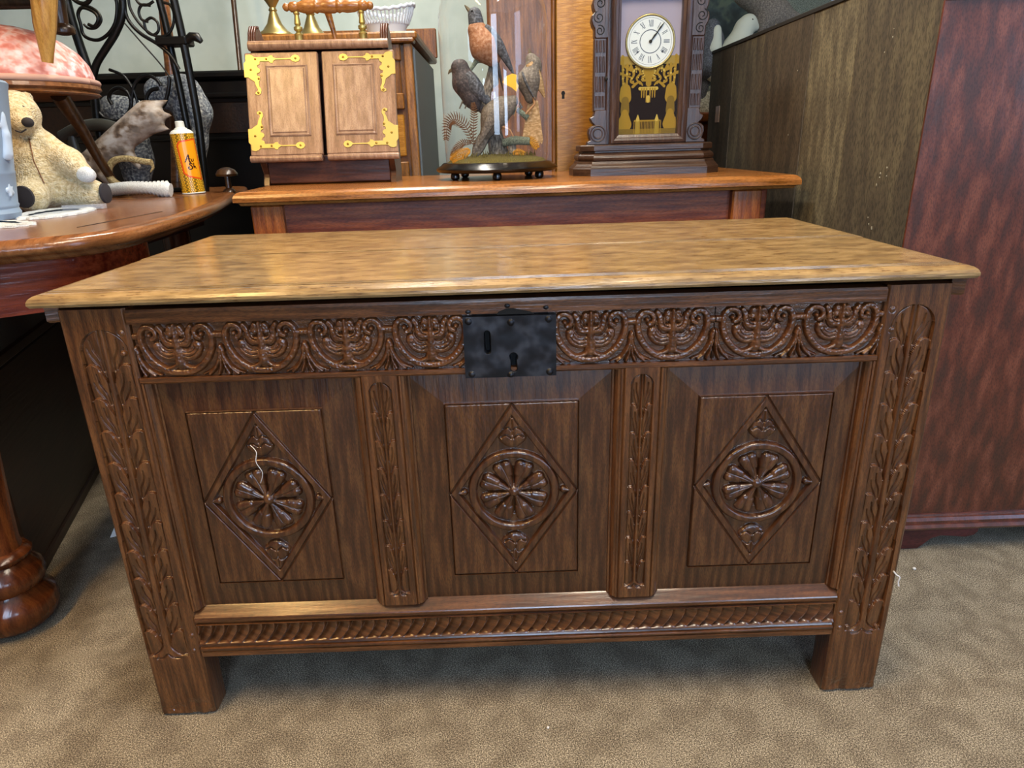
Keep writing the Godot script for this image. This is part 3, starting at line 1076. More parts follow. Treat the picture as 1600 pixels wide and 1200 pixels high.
func lock_mesh() -> ArrayMesh:
	var r := Relief.new(Rect2(-0.0655, 0.0, 0.131, 0.0905), 0.0008, 0.0025)
	var wn := noise(17, 0.045, 3)
	r.each(func(x, y, z): return z + wn.get_noise_2d(x * 260.0, y * 260.0) * 0.0014)
	for p in [Vector2(-0.0575, 0.084), Vector2(0.055, 0.084), Vector2(-0.056, 0.006), Vector2(0.056, 0.006), Vector2(0.0, 0.003), Vector2(0.002, 0.081)]:
		r.ridge([p], 0.0046, 0.0046, 0.002, 0.0056, 2.0)
	r.sink([Vector2(-0.0320, 0.0655), Vector2(-0.0320, 0.0400)], 0.0042, 0.0042, -0.012)
	r.sink([Vector2(0.0045, 0.0300)], 0.0062, 0.0062, -0.012)
	r.sink([Vector2(0.0045, 0.0280), Vector2(0.0045, 0.0120)], 0.0042, 0.0046, -0.012)
	return r.mesh(-0.013)


func chest() -> void:
	var c := thing("carved_chest", "old carved dark oak chest with three lozenge panels and an iron lock plate", "chest")
	var H := 0.7225
	# stiles, each running down into a foot
	for s in [-1.0, 1.0]:
		part("stile", stile_mesh(s), M.oak_stile, c, Vector3(s * 0.5785, 0, 0))
		part("rear_stile", box_mesh(Vector3(s * 0.60, H / 2, -0.555), Vector3(0.05, H, 0.07)), M.oak_stile, c)
		var side := G.new()
		side.box(Vector3(s * 0.600, 0.415, -0.285), Vector3(0.016, 0.40, 0.48), 0.001)
		side.box(Vector3(s * 0.603, 0.668, -0.285), Vector3(0.03, 0.108, 0.48))
		side.box(Vector3(s * 0.603, 0.170, -0.285), Vector3(0.03, 0.09, 0.48))
		part("side_panel", side.done(), M.oak_panel, c)
		var cl := G.new()
		cl.slab(PackedVector2Array([Vector2(s * 0.628, -0.012), Vector2(s * 0.643, -0.004), Vector2(s * 0.643, -0.56), Vector2(s * 0.628, -0.56)]), [Vector2(0.002, 0.706), Vector2(0, 0.709), Vector2(0, 0.7305)])
		part("lid_cleat", cl.done(), M.oak_rail, c)
	part("back_board", box_mesh(Vector3(0, 0.42, -0.575), Vector3(1.15, 0.60, 0.02)), M.oak_dark_inside, c)
	part("bottom_board", box_mesh(Vector3(0, 0.145, -0.29), Vector3(1.17, 0.02, 0.55)), M.oak_dark_inside, c)
	# top rail with its lunettes
	var tr := G.new()
	tr.slab(rect_outline(-0.532, 0.532, -0.03, 0.0), [Vector2(0.0, 0.7020), Vector2(0, 0.7185), Vector2(0.0015, 0.7225)])
	tr.slab(rect_outline(-0.532, 0.532, -0.03, 0.0), [Vector2(0.003, 0.6125), Vector2(0.0, 0.6155), Vector2(0, 0.6220)])
	tr.box(Vector3(0, 0.662, -0.024), Vector3(1.06, 0.08, 0.012))
	# a splintered hollow above the lock
	var rail := part("top_rail", tr.done(), M.oak_rail, c)
	var lun := lunette_mesh()
	for x in [-0.4705, -0.3515, -0.2315, -0.1120, 0.1155, 0.2325, 0.3540, 0.4735]:
		part("carved_lunette", lun, M.oak_rail, rail, Vector3(x, 0.622, -0.0004))
	part("plain_band", box_mesh(Vector3(0, 0.662, -0.022), Vector3(0.112, 0.079, 0.018)), M.oak_rail, rail)
	# lock plate with its broken rail edge
	var lk := part("lock_plate", lock_mesh(), M.lock_iron, c, Vector3(0.0005, 0.6085, 0.0012))
	part("keyhole_shadow_box", box_mesh(Vector3(-0.012, 0.04, -0.0124), Vector3(0.07, 0.07, 0.001), 0.0002), M.void_black, lk)
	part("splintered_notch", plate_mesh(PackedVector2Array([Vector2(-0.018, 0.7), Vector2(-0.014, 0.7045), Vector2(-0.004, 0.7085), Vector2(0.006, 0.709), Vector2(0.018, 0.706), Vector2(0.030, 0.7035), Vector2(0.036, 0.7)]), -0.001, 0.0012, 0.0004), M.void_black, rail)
	for p in [Vector2(-0.057, 0.7055), Vector2(-0.002, 0.7125), Vector2(0.052, 0.7085)]:
		var nl := G.new()
		nl.ball(Vector3(p.x, p.y, 0.0005), Vector3(0.004, 0.003, 0.002), 10)
		part("nail", nl.done(), M.lock_iron, rail)
	# muntins
	var mu := muntin_mesh()
	for x in [-0.1905, 0.1920]:
		part("muntin", mu, M.oak_stile, c, Vector3(x, 0.2165, 0))
	# panels: sloping margin, raised field, carved lozenge
	var loz := lozenge_mesh()
	for p in [[-0.532, -0.218, -0.3805], [-0.163, 0.1645, 0.0], [0.2195, 0.532, 0.3800]]:
		var g := G.new()
		var rings := []
		var fx := 0.1005
		for q in [[0.0, -0.0190], [0.0005, -0.0186], [1.0, -0.0122], [1.0, -0.0062]]:
			var e: float = q[0]
			var x0 := lerpf(p[0], p[2] - fx, e)
			var x1 := lerpf(p[1], p[2] + fx, e)
			var y0 := lerpf(0.205, 0.2660, e)
			var y1 := lerpf(0.618, 0.5650, e)
			var z: float = q[1] if e > 0.0 else -0.028
			rings.append(PackedVector3Array([Vector3(x0, y0, z), Vector3(x1, y0, z), Vector3(x1, y1, z), Vector3(x0, y1, z)]))
		g.loft(rings, true, true, false)
		var pan := part("panel", g.done(), M.oak_panel, c)
		part("carved_lozenge", loz, M.oak_panel, pan, Vector3(p[2], 0.4155, -0.0062))
		for s in [0, 1]:
			var md := G.new()
			var prof := [[0.0, -0.022], [0.0, -0.0012], [0.0012, -0.0003], [0.0035, -0.0006], [0.0040, -0.0028], [0.0075, -0.0042], [0.0105, -0.0078], [0.0118, -0.0115], [0.0122, -0.0135], [0.0148, -0.0138], [0.0155, -0.0160], [0.0155, -0.022]]
			var lo := PackedVector3Array()
			var hi := PackedVector3Array()
			for q in prof:
				var x: float = p[0] + q[0] if s == 0 else p[1] - q[0]
				lo.append(Vector3(x, 0.2165, q[1] - 0.0006))
				hi.append(Vector3(x, 0.6135, q[1] - 0.0006))
			if s == 0:
				lo.reverse()
				hi.reverse()
			md.loft([lo, hi], true, true, true)
			part("panel_moulding", md.done(), M.oak_stile, c)
	# bottom rail: worn chamfer, carved nulling, bead
	var br := G.new()
	var pr := [[0.1250, -0.030], [0.1250, -0.0015], [0.1262, 0.0], [0.1340, 0.0], [0.1352, -0.0025], [0.1368, -0.0025], [0.1380, 0.0008], [0.1405, 0.0012], [0.1428, 0.0004], [0.1436, -0.0030], [0.1500, -0.0060], [0.1500, -0.018], [0.1900, -0.018], [0.1900, -0.0045], [0.1945, -0.0030], [0.1960, 0.0], [0.2010, 0.0], [0.2030, -0.0010], [0.2160, -0.0155], [0.2180, -0.0185], [0.2180, -0.030]]
	var ra := PackedVector3Array()
	var rb := PackedVector3Array()
	for q in pr:
		ra.append(Vector3(-0.532, q[0], q[1]))
		rb.append(Vector3(0.532, q[0], q[1]))
	br.loft([ra, rb], true, false, false)
	var bottom := part("bottom_rail", br.done(), M.oak_rail, c)
	part("carved_nulling", nulling_mesh(), M.oak_rail, bottom, Vector3(0, 0.1500, 0.0))
	# lid of two boards, the front one moulded
	var lid := Node3D.new()
	lid.name = "lid"
	c.add_child(lid)
	lid.rotation = Vector3(0, 0.004, 0.0012)
	var prof := [Vector2(0.010, 0.7310), Vector2(0.003, 0.7325), Vector2(0.0, 0.7365), Vector2(0.0004, 0.7405), Vector2(0.003, 0.7445), Vector2(0.008, 0.7475), Vector2(0.0150, 0.7490), Vector2(0.0205, 0.7494), Vector2(0.0212, 0.7470), Vector2(0.0240, 0.7470), Vector2(0.0246, 0.7502), Vector2(0.0268, 0.7504), Vector2(0.0274, 0.7478), Vector2(0.0296, 0.7478), Vector2(0.0302, 0.7510)]
	var fb := G.new()
	fb.slab(PackedVector2Array([Vector2(-0.651, 0.014), Vector2(0.651, 0.014), Vector2(0.651, -0.2925), Vector2(-0.651, -0.2925)]), prof, PackedVector2Array([Vector2(0.7, -1), Vector2(-0.7, -1), Vector2(-0.7, 0), Vector2(0.7, 0)]))
	part("lid_board", fb.done(), M.oak_lid, lid).set_meta("label", "front lid board with a moulded edge")
	var bb := G.new()
	bb.slab(PackedVector2Array([Vector2(-0.651, -0.2945), Vector2(0.651, -0.2945), Vector2(0.651, -0.600), Vector2(-0.651, -0.600)]), prof.map(func(q): return q + Vector2(0.0, 0.0010)), PackedVector2Array([Vector2(0.7, -0.10), Vector2(-0.7, -0.10), Vector2(-0.7, 0.3), Vector2(0.7, 0.3)]))
	part("lid_board", bb.done(), M.oak_lid, lid).set_meta("label", "rear lid board")


func rect_outline(x0: float, x1: float, z0: float, z1: float) -> PackedVector2Array:
	return PackedVector2Array([Vector2(x0, z0), Vector2(x1, z0), Vector2(x1, z1), Vector2(x0, z1)])


func smooth_outline(pts: Array, n := 5) -> PackedVector2Array:
	var closed := pts.duplicate()
	var out := PackedVector2Array()
	for i in pts.size():
		var a: Vector2 = closed[(i + pts.size() - 1) % pts.size()]
		var b: Vector2 = closed[i]
		var c: Vector2 = closed[(i + 1) % pts.size()]
		var d: Vector2 = closed[(i + 2) % pts.size()]
		for s in n:
			var t := float(s) / n
			out.append(0.5 * ((2.0 * b) + (c - a) * t + (2.0 * a - 5.0 * b + 4.0 * c - d) * t * t + (3.0 * b - a - 3.0 * c + d) * t * t * t))
	return out


# ---------------------------------------------------------------- large furniture
func left_table() -> void:
	var t := thing("dining_table", "red-brown mahogany dining table with a rounded end and a turned leg, left of the chest", "table", Vector3(-1.3, 0, -0.8))
	var o := Vector2(-1.3, -0.8)
	# outline of the top: bowed end, rounded corner, long side running away
	var pts := [Vector2(-1.62, 0.02), Vector2(-1.33, 0.005), Vector2(-1.10, -0.095), Vector2(-0.858, -0.255), Vector2(-0.768, -0.325), Vector2(-0.728, -0.42), Vector2(-0.728, -0.56), Vector2(-0.750, -0.78), Vector2(-0.800, -1.06), Vector2(-0.885, -1.40), Vector2(-0.955, -1.66), Vector2(-1.0, -1.86)]
	var sp := spline(pts, 5)
	var top := PackedVector2Array()
	var apron := PackedVector2Array()
	for p in sp:
		top.append(p - o)
	top.append(Vector2(-2.05, -1.86) - o)
	top.append(Vector2(-2.05, -0.10) - o)
	var dirs := G.insets(top)
	for i in top.size():
		apron.append(top[i] + (dirs[i] * -0.055 if Geometry2D.is_polygon_clockwise(top) else dirs[i] * 0.055))
	# the apron of the bowed end stops at a corner; behind it the frame is set back
	var kept := PackedVector2Array()
	var cut := false
	for q in apron:
		if q.y + o.y < -0.60 and q.x + o.x > -1.85:
			if not cut:
				kept.append_array([Vector2(-0.790, -0.605) - o, Vector2(-1.08, -0.66) - o, Vector2(-1.16, -1.78) - o])
			cut = true
		else:
			kept.append(q)
	apron = kept
	var g := G.new()
	g.slab(top, [Vector2(0.030, 0.7480), Vector2(0.022, 0.7500), Vector2(0.016, 0.7560), Vector2(0.012, 0.7610), Vector2(0.003, 0.7630), Vector2(0.0, 0.7680), Vector2(0.0, 0.7760), Vector2(0.003, 0.7830), Vector2(0.010, 0.7880), Vector2(0.022, 0.7900)], PackedVector2Array(), true)
	part("tabletop", g.done(), M.mahogany_top, t)
	var a := G.new()
	a.slab(apron, [Vector2(0, 0.652), Vector2(0, 0.7480)], PackedVector2Array(), true)
	part("apron", a.done(), M.mahogany_red, t)
	# leaf joints are fine dark gaps let into the top
	for q in [[Vector3(-0.845, 0.7900, -0.455), Vector3(-0.825, 0.7900, -0.77)], [Vector3(-0.99, 0.7900, -1.30), Vector3(-1.30, 0.7900, -1.22)]]:
		part("leaf_joint", tube_mesh([q[0] - Vector3(o.x, 0, o.y), q[1] - Vector3(o.x, 0, o.y)], [0.0011], 6), M.dark_edge, t)
	var prof := [Vector2(0.030, 0.0), Vector2(0.052, 0.004), Vector2(0.073, 0.022), Vector2(0.080, 0.045), Vector2(0.077, 0.070), Vector2(0.060, 0.088), Vector2(0.057, 0.094), Vector2(0.066, 0.100), Vector2(0.071, 0.116), Vector2(0.068, 0.134), Vector2(0.055, 0.150), Vector2(0.050, 0.156), Vector2(0.056, 0.162), Vector2(0.058, 0.170), Vector2(0.052, 0.178), Vector2(0.044, 0.183), Vector2(0.042, 0.200), Vector2(0.045, 0.26), Vector2(0.052, 0.36), Vector2(0.058, 0.46), Vector2(0.054, 0.49), Vector2(0.062, 0.50), Vector2(0.062, 0.52), Vector2(0.05, 0.53), Vector2(0.05, 0.66)]
	for p in [Vector3(-1.045, 0, -0.265), Vector3(-1.95, 0, -0.25), Vector3(-1.24, 0, -1.70), Vector3(-1.95, 0, -1.70)]:
		part("leg", lathe_mesh(prof, 28), M.mahogany_leg, t, p - Vector3(o.x, 0, o.y))
	# a dark panelled box stored beneath it
	var b := thing("blanket_box", "plain dark brown wooden box stored under the dining table", "box", Vector3(-1.106, 0, -0.431), 0.30)
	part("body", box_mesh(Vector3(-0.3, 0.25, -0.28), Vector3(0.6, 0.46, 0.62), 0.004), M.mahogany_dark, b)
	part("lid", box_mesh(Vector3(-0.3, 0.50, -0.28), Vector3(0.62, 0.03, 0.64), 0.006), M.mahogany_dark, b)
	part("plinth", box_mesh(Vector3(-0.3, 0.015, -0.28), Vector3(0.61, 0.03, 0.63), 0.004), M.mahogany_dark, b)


func back_table() -> void:
	var t := thing("side_table", "long reddish-brown side table behind the chest, holding the coal box, glass dome and clock", "table", Vector3(0.04, 0, -0.85), 0.05)
	var g := G.new()
	g.slab(rect_outline(-0.70, 0.725, -0.60, 0.03), [Vector2(0.026, 0.7930), Vector2(0.014, 0.7950), Vector2(0.010, 0.8010), Vector2(0.0, 0.8040), Vector2(0.0, 0.8140), Vector2(0.003, 0.8210), Vector2(0.009, 0.8260), Vector2(0.016, 0.8280)])
	part("tabletop", g.done(), M.desk_top, t)
	part("apron", box_mesh(Vector3(0.01, 0.70, -0.04), Vector3(1.30, 0.186, 0.024), 0.002), M.desk_frame, t)
	part("side_rail", box_mesh(Vector3(-0.64, 0.70, -0.29), Vector3(0.024, 0.186, 0.46), 0.002), M.desk_frame, t)
	part("side_rail", box_mesh(Vector3(0.665, 0.70, -0.29), Vector3(0.024, 0.186, 0.46), 0.002), M.desk_frame, t)
	part("back_rail", box_mesh(Vector3(0.01, 0.70, -0.55), Vector3(1.26, 0.186, 0.02), 0.002), M.desk_frame, t)
	for p in [Vector3(-0.632, 0.3965, -0.034), Vector3(0.60, 0.3965, -0.034), Vector3(-0.632, 0.3965, -0.55), Vector3(0.62, 0.3965, -0.55)]:
		part("leg", box_mesh(p, Vector3(0.078, 0.793, 0.06), 0.004), M.desk_leg, t)


func right_cabinet() -> void:
	var t := thing("large_cabinet", "tall mahogany cabinet standing back-on at right, with bare grey-brown boards on its back", "cabinet", Vector3(0.80, 0, -0.43))
	# local: back boards in the plane x = 0 running to -z, polished side in the plane z = 0 running to +x
	var w := 1.40
	var g := G.new()
	g.box(Vector3(0.37, 0.62, -w / 2), Vector3(0.70, 1.10, w - 0.04), 0.002)
	part("carcase", g.done(), M.mahogany_dark, t)
	var widths := [0.30, 0.24, 0.33, 0.27, 0.255]
	var z := -0.0045
	for k in 5:
		part("back_plank", box_mesh(Vector3(0.006, 0.655, z - widths[k] / 2), Vector3(0.012, 1.13, widths[k] - 0.0015), 0.0012), [M.back_board, M.back_board_pale, M.back_board_dark, M.back_board, M.back_board_dark][k], t, Vector3(0.0015 * (k % 2), 0, 0))
		z -= widths[k]
	part("top_rail", box_mesh(Vector3(0.36, 1.216, -w / 2), Vector3(0.724, 0.012, w + 0.008), 0.002), M.dark_edge, t)
	part("side_panel", box_mesh(Vector3(0.361, 0.615, -0.002), Vector3(0.722, 1.06, 0.004), 0.001), M.mahogany_side, t)
	part("cornice", box_mesh(Vector3(0.361, 1.180, -0.004), Vector3(0.722, 0.066, 0.028), 0.003), M.mahogany_side, t)
	var mo := G.new()
	var pr := [[0.058, -0.02], [0.058, 0.022], [0.0640, 0.0250], [0.0695, 0.0190], [0.0700, 0.0150], [0.0760, 0.0145], [0.0820, 0.0090], [0.0835, 0.0060], [0.0880, 0.0040], [0.088, -0.02]]
	var ra := PackedVector3Array()
	var rb := PackedVector3Array()
	for q in pr:
		ra.append(Vector3(-0.012, q[0], q[1]))
		rb.append(Vector3(0.732, q[0], q[1]))
	mo.loft([ra, rb], true, true, true)
	part("base_moulding", mo.done(), M.mahogany_side, t)
	# bracket feet sawn to an ogee
	for s in [0, 1]:
		var o := PackedVector2Array()
		for p in [Vector2(0.0, 0.0), Vector2(0.150, 0.0), Vector2(0.163, 0.012), Vector2(0.178, 0.026), Vector2(0.198, 0.033), Vector2(0.225, 0.031), Vector2(0.258, 0.027), Vector2(0.278, 0.032), Vector2(0.286, 0.042), Vector2(0.286, 0.058), Vector2(0.0, 0.058)]:
			o.append(Vector2(p.x, p.y) if s == 0 else Vector2(0.72 - p.x, p.y))
		part("bracket_foot", plate_mesh(o, -0.02, 0.012, 0.003), M.cabinet_foot, t)
	for p in [Vector3(0.05, 0.029, -w + 0.05), Vector3(0.67, 0.029, -w + 0.05)]:
		part("rear_foot", box_mesh(p, Vector3(0.08, 0.058, 0.08), 0.003), M.cabinet_foot, t)
	var sp := G.new()
	for q in [[0.84, -0.11, 5, 0.03], [0.74, -0.13, 4, 0.02], [1.10, -0.14, 3, 0.05], [1.14, -0.75, 5, 0.25]]:
		for i in q[2]:
			var r := rng.randf_range(0.0010, 0.0021)
			sp.ball(Vector3(-0.0004, q[0] + rng.randf_range(-q[3], q[3]), q[1] + rng.randf_range(-q[3], q[3] * 0.6)), Vector3(0.0008, r * rng.randf_range(1.0, 2.2), r), 6)
	part("paint_specks", sp.done(), M.speck_grey, t).set_meta("kind", "stuff")
	part("paper_label", box_mesh(Vector3(-0.0005, 1.00, -1.285), Vector3(0.002, 0.055, 0.045), 0.0003), M.walnut_panel, t)


func wardrobe() -> void:
	var t := thing("oak_wardrobe", "tall golden oak wardrobe with a wavy-grained door behind the clock", "wardrobe", Vector3(0.29, 0, -1.50), 0.0)
	part("carcase", box_mesh(Vector3(0.0, 0.95, -0.30), Vector3(0.64, 1.88, 0.56), 0.004), M.brown_oak, t)
	part("stile", box_mesh(Vector3(-0.21, 0.95, -0.012), Vector3(0.21, 1.86, 0.03), 0.004), M.brown_oak, t)
	part("bead", tube_mesh([Vector3(-0.108, 0.05, 0.006), Vector3(-0.108, 1.87, 0.006)], [0.007], 8), M.brown_oak, t)
	var d := part("door", box_mesh(Vector3(0.108, 0.95, -0.008), Vector3(0.414, 1.84, 0.024), 0.003), M.golden_oak, t)
	var k := PackedVector2Array([Vector2(-0.0805, 1.055), Vector2(-0.0715, 1.055), Vector2(-0.072, 1.066), Vector2(-0.069, 1.072), Vector2(-0.072, 1.078), Vector2(-0.076, 1.080), Vector2(-0.080, 1.078), Vector2(-0.083, 1.072), Vector2(-0.080, 1.066)])
	part("keyhole", plate_mesh(k, 0.002, 0.0046, 0.0003), M.dark_edge, d)
	part("cornice", box_mesh(Vector3(0, 1.91, -0.28), Vector3(0.70, 0.06, 0.64), 0.012), M.brown_oak, t)


func panelled_cabinet() -> void:
	var t := thing("panelled_cabinet", "brown wooden cabinet with stacked recessed panels and a grey side, behind the coal box", "cabinet", Vector3(-0.52, 0, -1.55))
	part("carcase", box_mesh(Vector3(0, 0.62, -0.38), Vector3(0.476, 1.24, 0.72), 0.003), M.cabinet_panel, t)
	part("side_board", box_mesh(Vector3(0.241, 0.62, -0.38), Vector3(0.008, 1.22, 0.70), 0.002), plain("grey_side", Color(0.42, 0.46, 0.48), 0.6), t)
	part("top", box_mesh(Vector3(0, 1.262, -0.37), Vector3(0.52, 0.024, 0.78), 0.006), M.cabinet_frame, t)
	part("cornice", box_mesh(Vector3(0, 1.247, 0.0), Vector3(0.50, 0.014, 0.05), 0.004), M.brown_oak, t)
	part("gallery", box_mesh(Vector3(0, 1.33, -0.745), Vector3(0.53, 0.115, 0.02), 0.004), M.brown_oak, t)
	for x in [-0.225, 0.0, 0.225]:
		part("stile", box_mesh(Vector3(x, 0.62, -0.008), Vector3(0.028, 1.24, 0.024), 0.003), M.cabinet_frame, t)
	for y in [0.05, 0.62, 0.845, 1.065, 1.215]:
		part("rail", box_mesh(Vector3(0, y, -0.010), Vector3(0.40, 0.05, 0.020), 0.003), M.cabinet_frame, t)
	for y in [0.735, 0.955, 1.14]:
		for x in [-0.112, 0.112]:
			part("panel", box_mesh(Vector3(x, y, -0.016), Vector3(0.165, 0.135, 0.012), 0.004), M.golden_oak if y < 1.0 else M.cabinet_panel, t)


func black_piano() -> void:
	var t := thing("black_piano", "black piano-like case with stepped ledges against the back wall", "piano", Vector3(-1.55, 0, -2.36))
	part("case", box_mesh(Vector3(0, 0.60, 0), Vector3(1.15, 1.19, 0.50), 0.006), M.piano_black, t)
	part("lid", box_mesh(Vector3(0, 1.212, 0.0), Vector3(1.20, 0.03, 0.56), 0.008), M.piano_black, t)
	part("ledge", box_mesh(Vector3(0, 1.135, 0.265), Vector3(1.17, 0.02, 0.05), 0.005), M.piano_black, t)
	part("ledge", box_mesh(Vector3(0, 0.97, 0.262), Vector3(1.17, 0.012, 0.03), 0.003), M.piano_black, t)
	part("front_panel", box_mesh(Vector3(0, 1.05, 0.252), Vector3(1.05, 0.12, 0.012), 0.003), M.mahogany_dark, t)
	var b := part("wooden_upright", tube_mesh([Vector3(-1.11, 1.23, -2.30), Vector3(-1.135, 1.55, -2.42), Vector3(-1.16, 1.95, -2.58)], [0.014], 8, 0.8), M.dark_leg)
	tag(b, "thin brown wooden upright leaning on the wall beyond the black piano", "batten")
	var p := part("wooden_post", tube_mesh([Vector3(-1.222, 0.79, -1.76), Vector3(-1.187, 1.005, -1.76), Vector3(-1.172, 1.23, -1.765), Vector3(-1.155, 1.48, -1.77), Vector3(-1.15, 1.66, -1.78)], [0.030, 0.026, 0.021, 0.020, 0.018], 8), M.chair_wood)
	tag(p, "brown wooden post standing behind the right bars of the iron stand", "post")


func bird_case() -> void:
	var t := thing("bird_case", "glass display case with dark painted back, behind the tall cabinet", "display case", Vector3(1.19, 0, -2.36))
	part("stand", box_mesh(Vector3(0, 0.49, 0), Vector3(1.0, 0.98, 0.46), 0.004), M.desk_leg, t)
	part("base", box_mesh(Vector3(0, 1.0, 0), Vector3(1.04, 0.04, 0.50), 0.006), M.desk_leg, t)
	part("back_board", box_mesh(Vector3(0, 1.45, -0.235), Vector3(1.02, 0.86, 0.016), 0.002), M.case_paint, t)
	for x in [-0.505, 0.505]:
		part("post", box_mesh(Vector3(x, 1.45, 0.238), Vector3(0.014, 0.86, 0.014), 0.002), M.ebonised, t)
	for s in [-1.0, 1.0]:
		part("top_rail", box_mesh(Vector3(0, 1.885, s * 0.238), Vector3(1.02, 0.02, 0.016), 0.003), M.ebonised, t)
	part("top_pane", box_mesh(Vector3(0, 1.885, 0), Vector3(1.0, 0.004, 0.46), 0.0005), M.window_glass, t)
	part("front_pane", box_mesh(Vector3(0, 1.45, 0.240), Vector3(0.996, 0.86, 0.003), 0.0005), M.window_glass, t)
	part("rockwork", body([[Vector3(-0.37, 1.05, 0.08), Vector3(-0.35, 1.16, 0.08), 0.05, 0.032], [Vector3(-0.28, 1.05, 0.05), Vector3(0.0, 1.16, 0.0), 0.07, 0.06], [Vector3(0.0, 1.1, 0.0), Vector3(0.3, 1.2, -0.05), 0.08, 0.07]], 0.014, 0.03), M.case_rock, t)
	# white bird whose head shows above the cabinet's edge
	var a := thing("stuffed_gull", "white stuffed bird with dark eye, head just above the cabinet's top edge", "stuffed bird", Vector3(1.035, 1.06, -2.20), 0.0)
	var gull := body([[Vector3(-0.03, 0.20, 0), Vector3(0.0, 0.285, 0.0), 0.058, 0.036], [Vector3(0.0, 0.285, 0), Vector3(0.016, 0.305, 0.0), 0.036, 0.033], [Vector3(0.016, 0.30, 0), Vector3(0.05, 0.287, 0.0), 0.025, 0.014], [Vector3(-0.03, 0.20, 0), Vector3(-0.10, 0.13, -0.02), 0.058, 0.05]], 0.007, 0.02)
	part("body", gull, M.bird_white, a)
	part("beak", tube_mesh([Vector3(0.05, 0.287, 0), Vector3(0.085, 0.279, 0), Vector3(0.102, 0.271, 0)], [0.0095, 0.006, 0.002], 8), M.beak_horn, a)
	var e := G.new()
	e.ball(Vector3(0.020, 0.311, 0.031), Vector3.ONE * 0.0045, 10)
	part("eye", e.done(), M.eye_glass, a)
	for s in [-1.0, 1.0]:
		part("leg", tube_mesh([Vector3(-0.06 + s * 0.01, 0.13, s * 0.02), Vector3(-0.06 + s * 0.01, -0.04, s * 0.02)], [0.006, 0.005], 6), M.bird_leg, a)
	# grey bird beside it
	var b := thing("stuffed_dove", "grey and white stuffed bird just right of the clock, behind the cabinet", "stuffed bird", Vector3(0.905, 1.05, -2.22))
	part("body", body([[Vector3(0, 0.16, 0), Vector3(0.005, 0.25, 0.0), 0.055, 0.048], [Vector3(0.005, 0.25, 0), Vector3(0.0, 0.305, 0.01), 0.04, 0.030]], 0.008, 0.02), M.bird_slate, b)
	part("breast", body([[Vector3(0.008, 0.22, 0.03), Vector3(0.012, 0.29, 0.028), 0.03, 0.02]], 0.007, 0.01), M.bird_white, b)
	part("tail", tube_mesh([Vector3(0, 0.16, -0.02), Vector3(-0.02, -0.03, -0.06)], [0.03, 0.012], 8, 1.0), M.bird_slate, b)
	# long-legged bird further along
	var c := thing("stuffed_wader", "brown-grey stuffed bird with long pale legs above the cabinet's edge", "stuffed bird", Vector3(1.16, 0.96, -2.22), 0.0)
	part("body", body([[Vector3(-0.12, 0.52, 0), Vector3(0.0, 0.44, 0), 0.05, 0.06], [Vector3(0, 0.44, 0), Vector3(0.1, 0.395, 0), 0.055, 0.035], [Vector3(0.1, 0.395, 0), Vector3(0.19, 0.36, 0), 0.03, 0.014], [Vector3(-0.12, 0.52, 0), Vector3(-0.22, 0.60, 0), 0.045, 0.03], [Vector3(-0.045, 0.40, 0.02), Vector3(-0.05, 0.35, 0.02), 0.03, 0.014]], 0.010, 0.03), M.bird_grey, c)
	for p in [[Vector3(-0.05, 0.36, 0.02), Vector3(-0.04, 0.30, 0.02), Vector3(-0.028, 0.10, 0.02)], [Vector3(-0.07, 0.36, -0.02), Vector3(-0.06, 0.30, -0.02), Vector3(-0.06, 0.10, -0.02)]]:
		part("leg", tube_mesh(p, [0.012, 0.006, 0.006], 6), M.bird_white, c)
	part("foliage", body([[Vector3(0.16, 0.30, -0.08), Vector3(0.22, 0.46, -0.1), 0.05, 0.08], [Vector3(0.22, 0.40, -0.1), Vector3(0.36, 0.50, -0.1), 0.06, 0.07]], 0.014, 0.04), M.lichen, t, Vector3(-0.13, 1.0, 0.10))


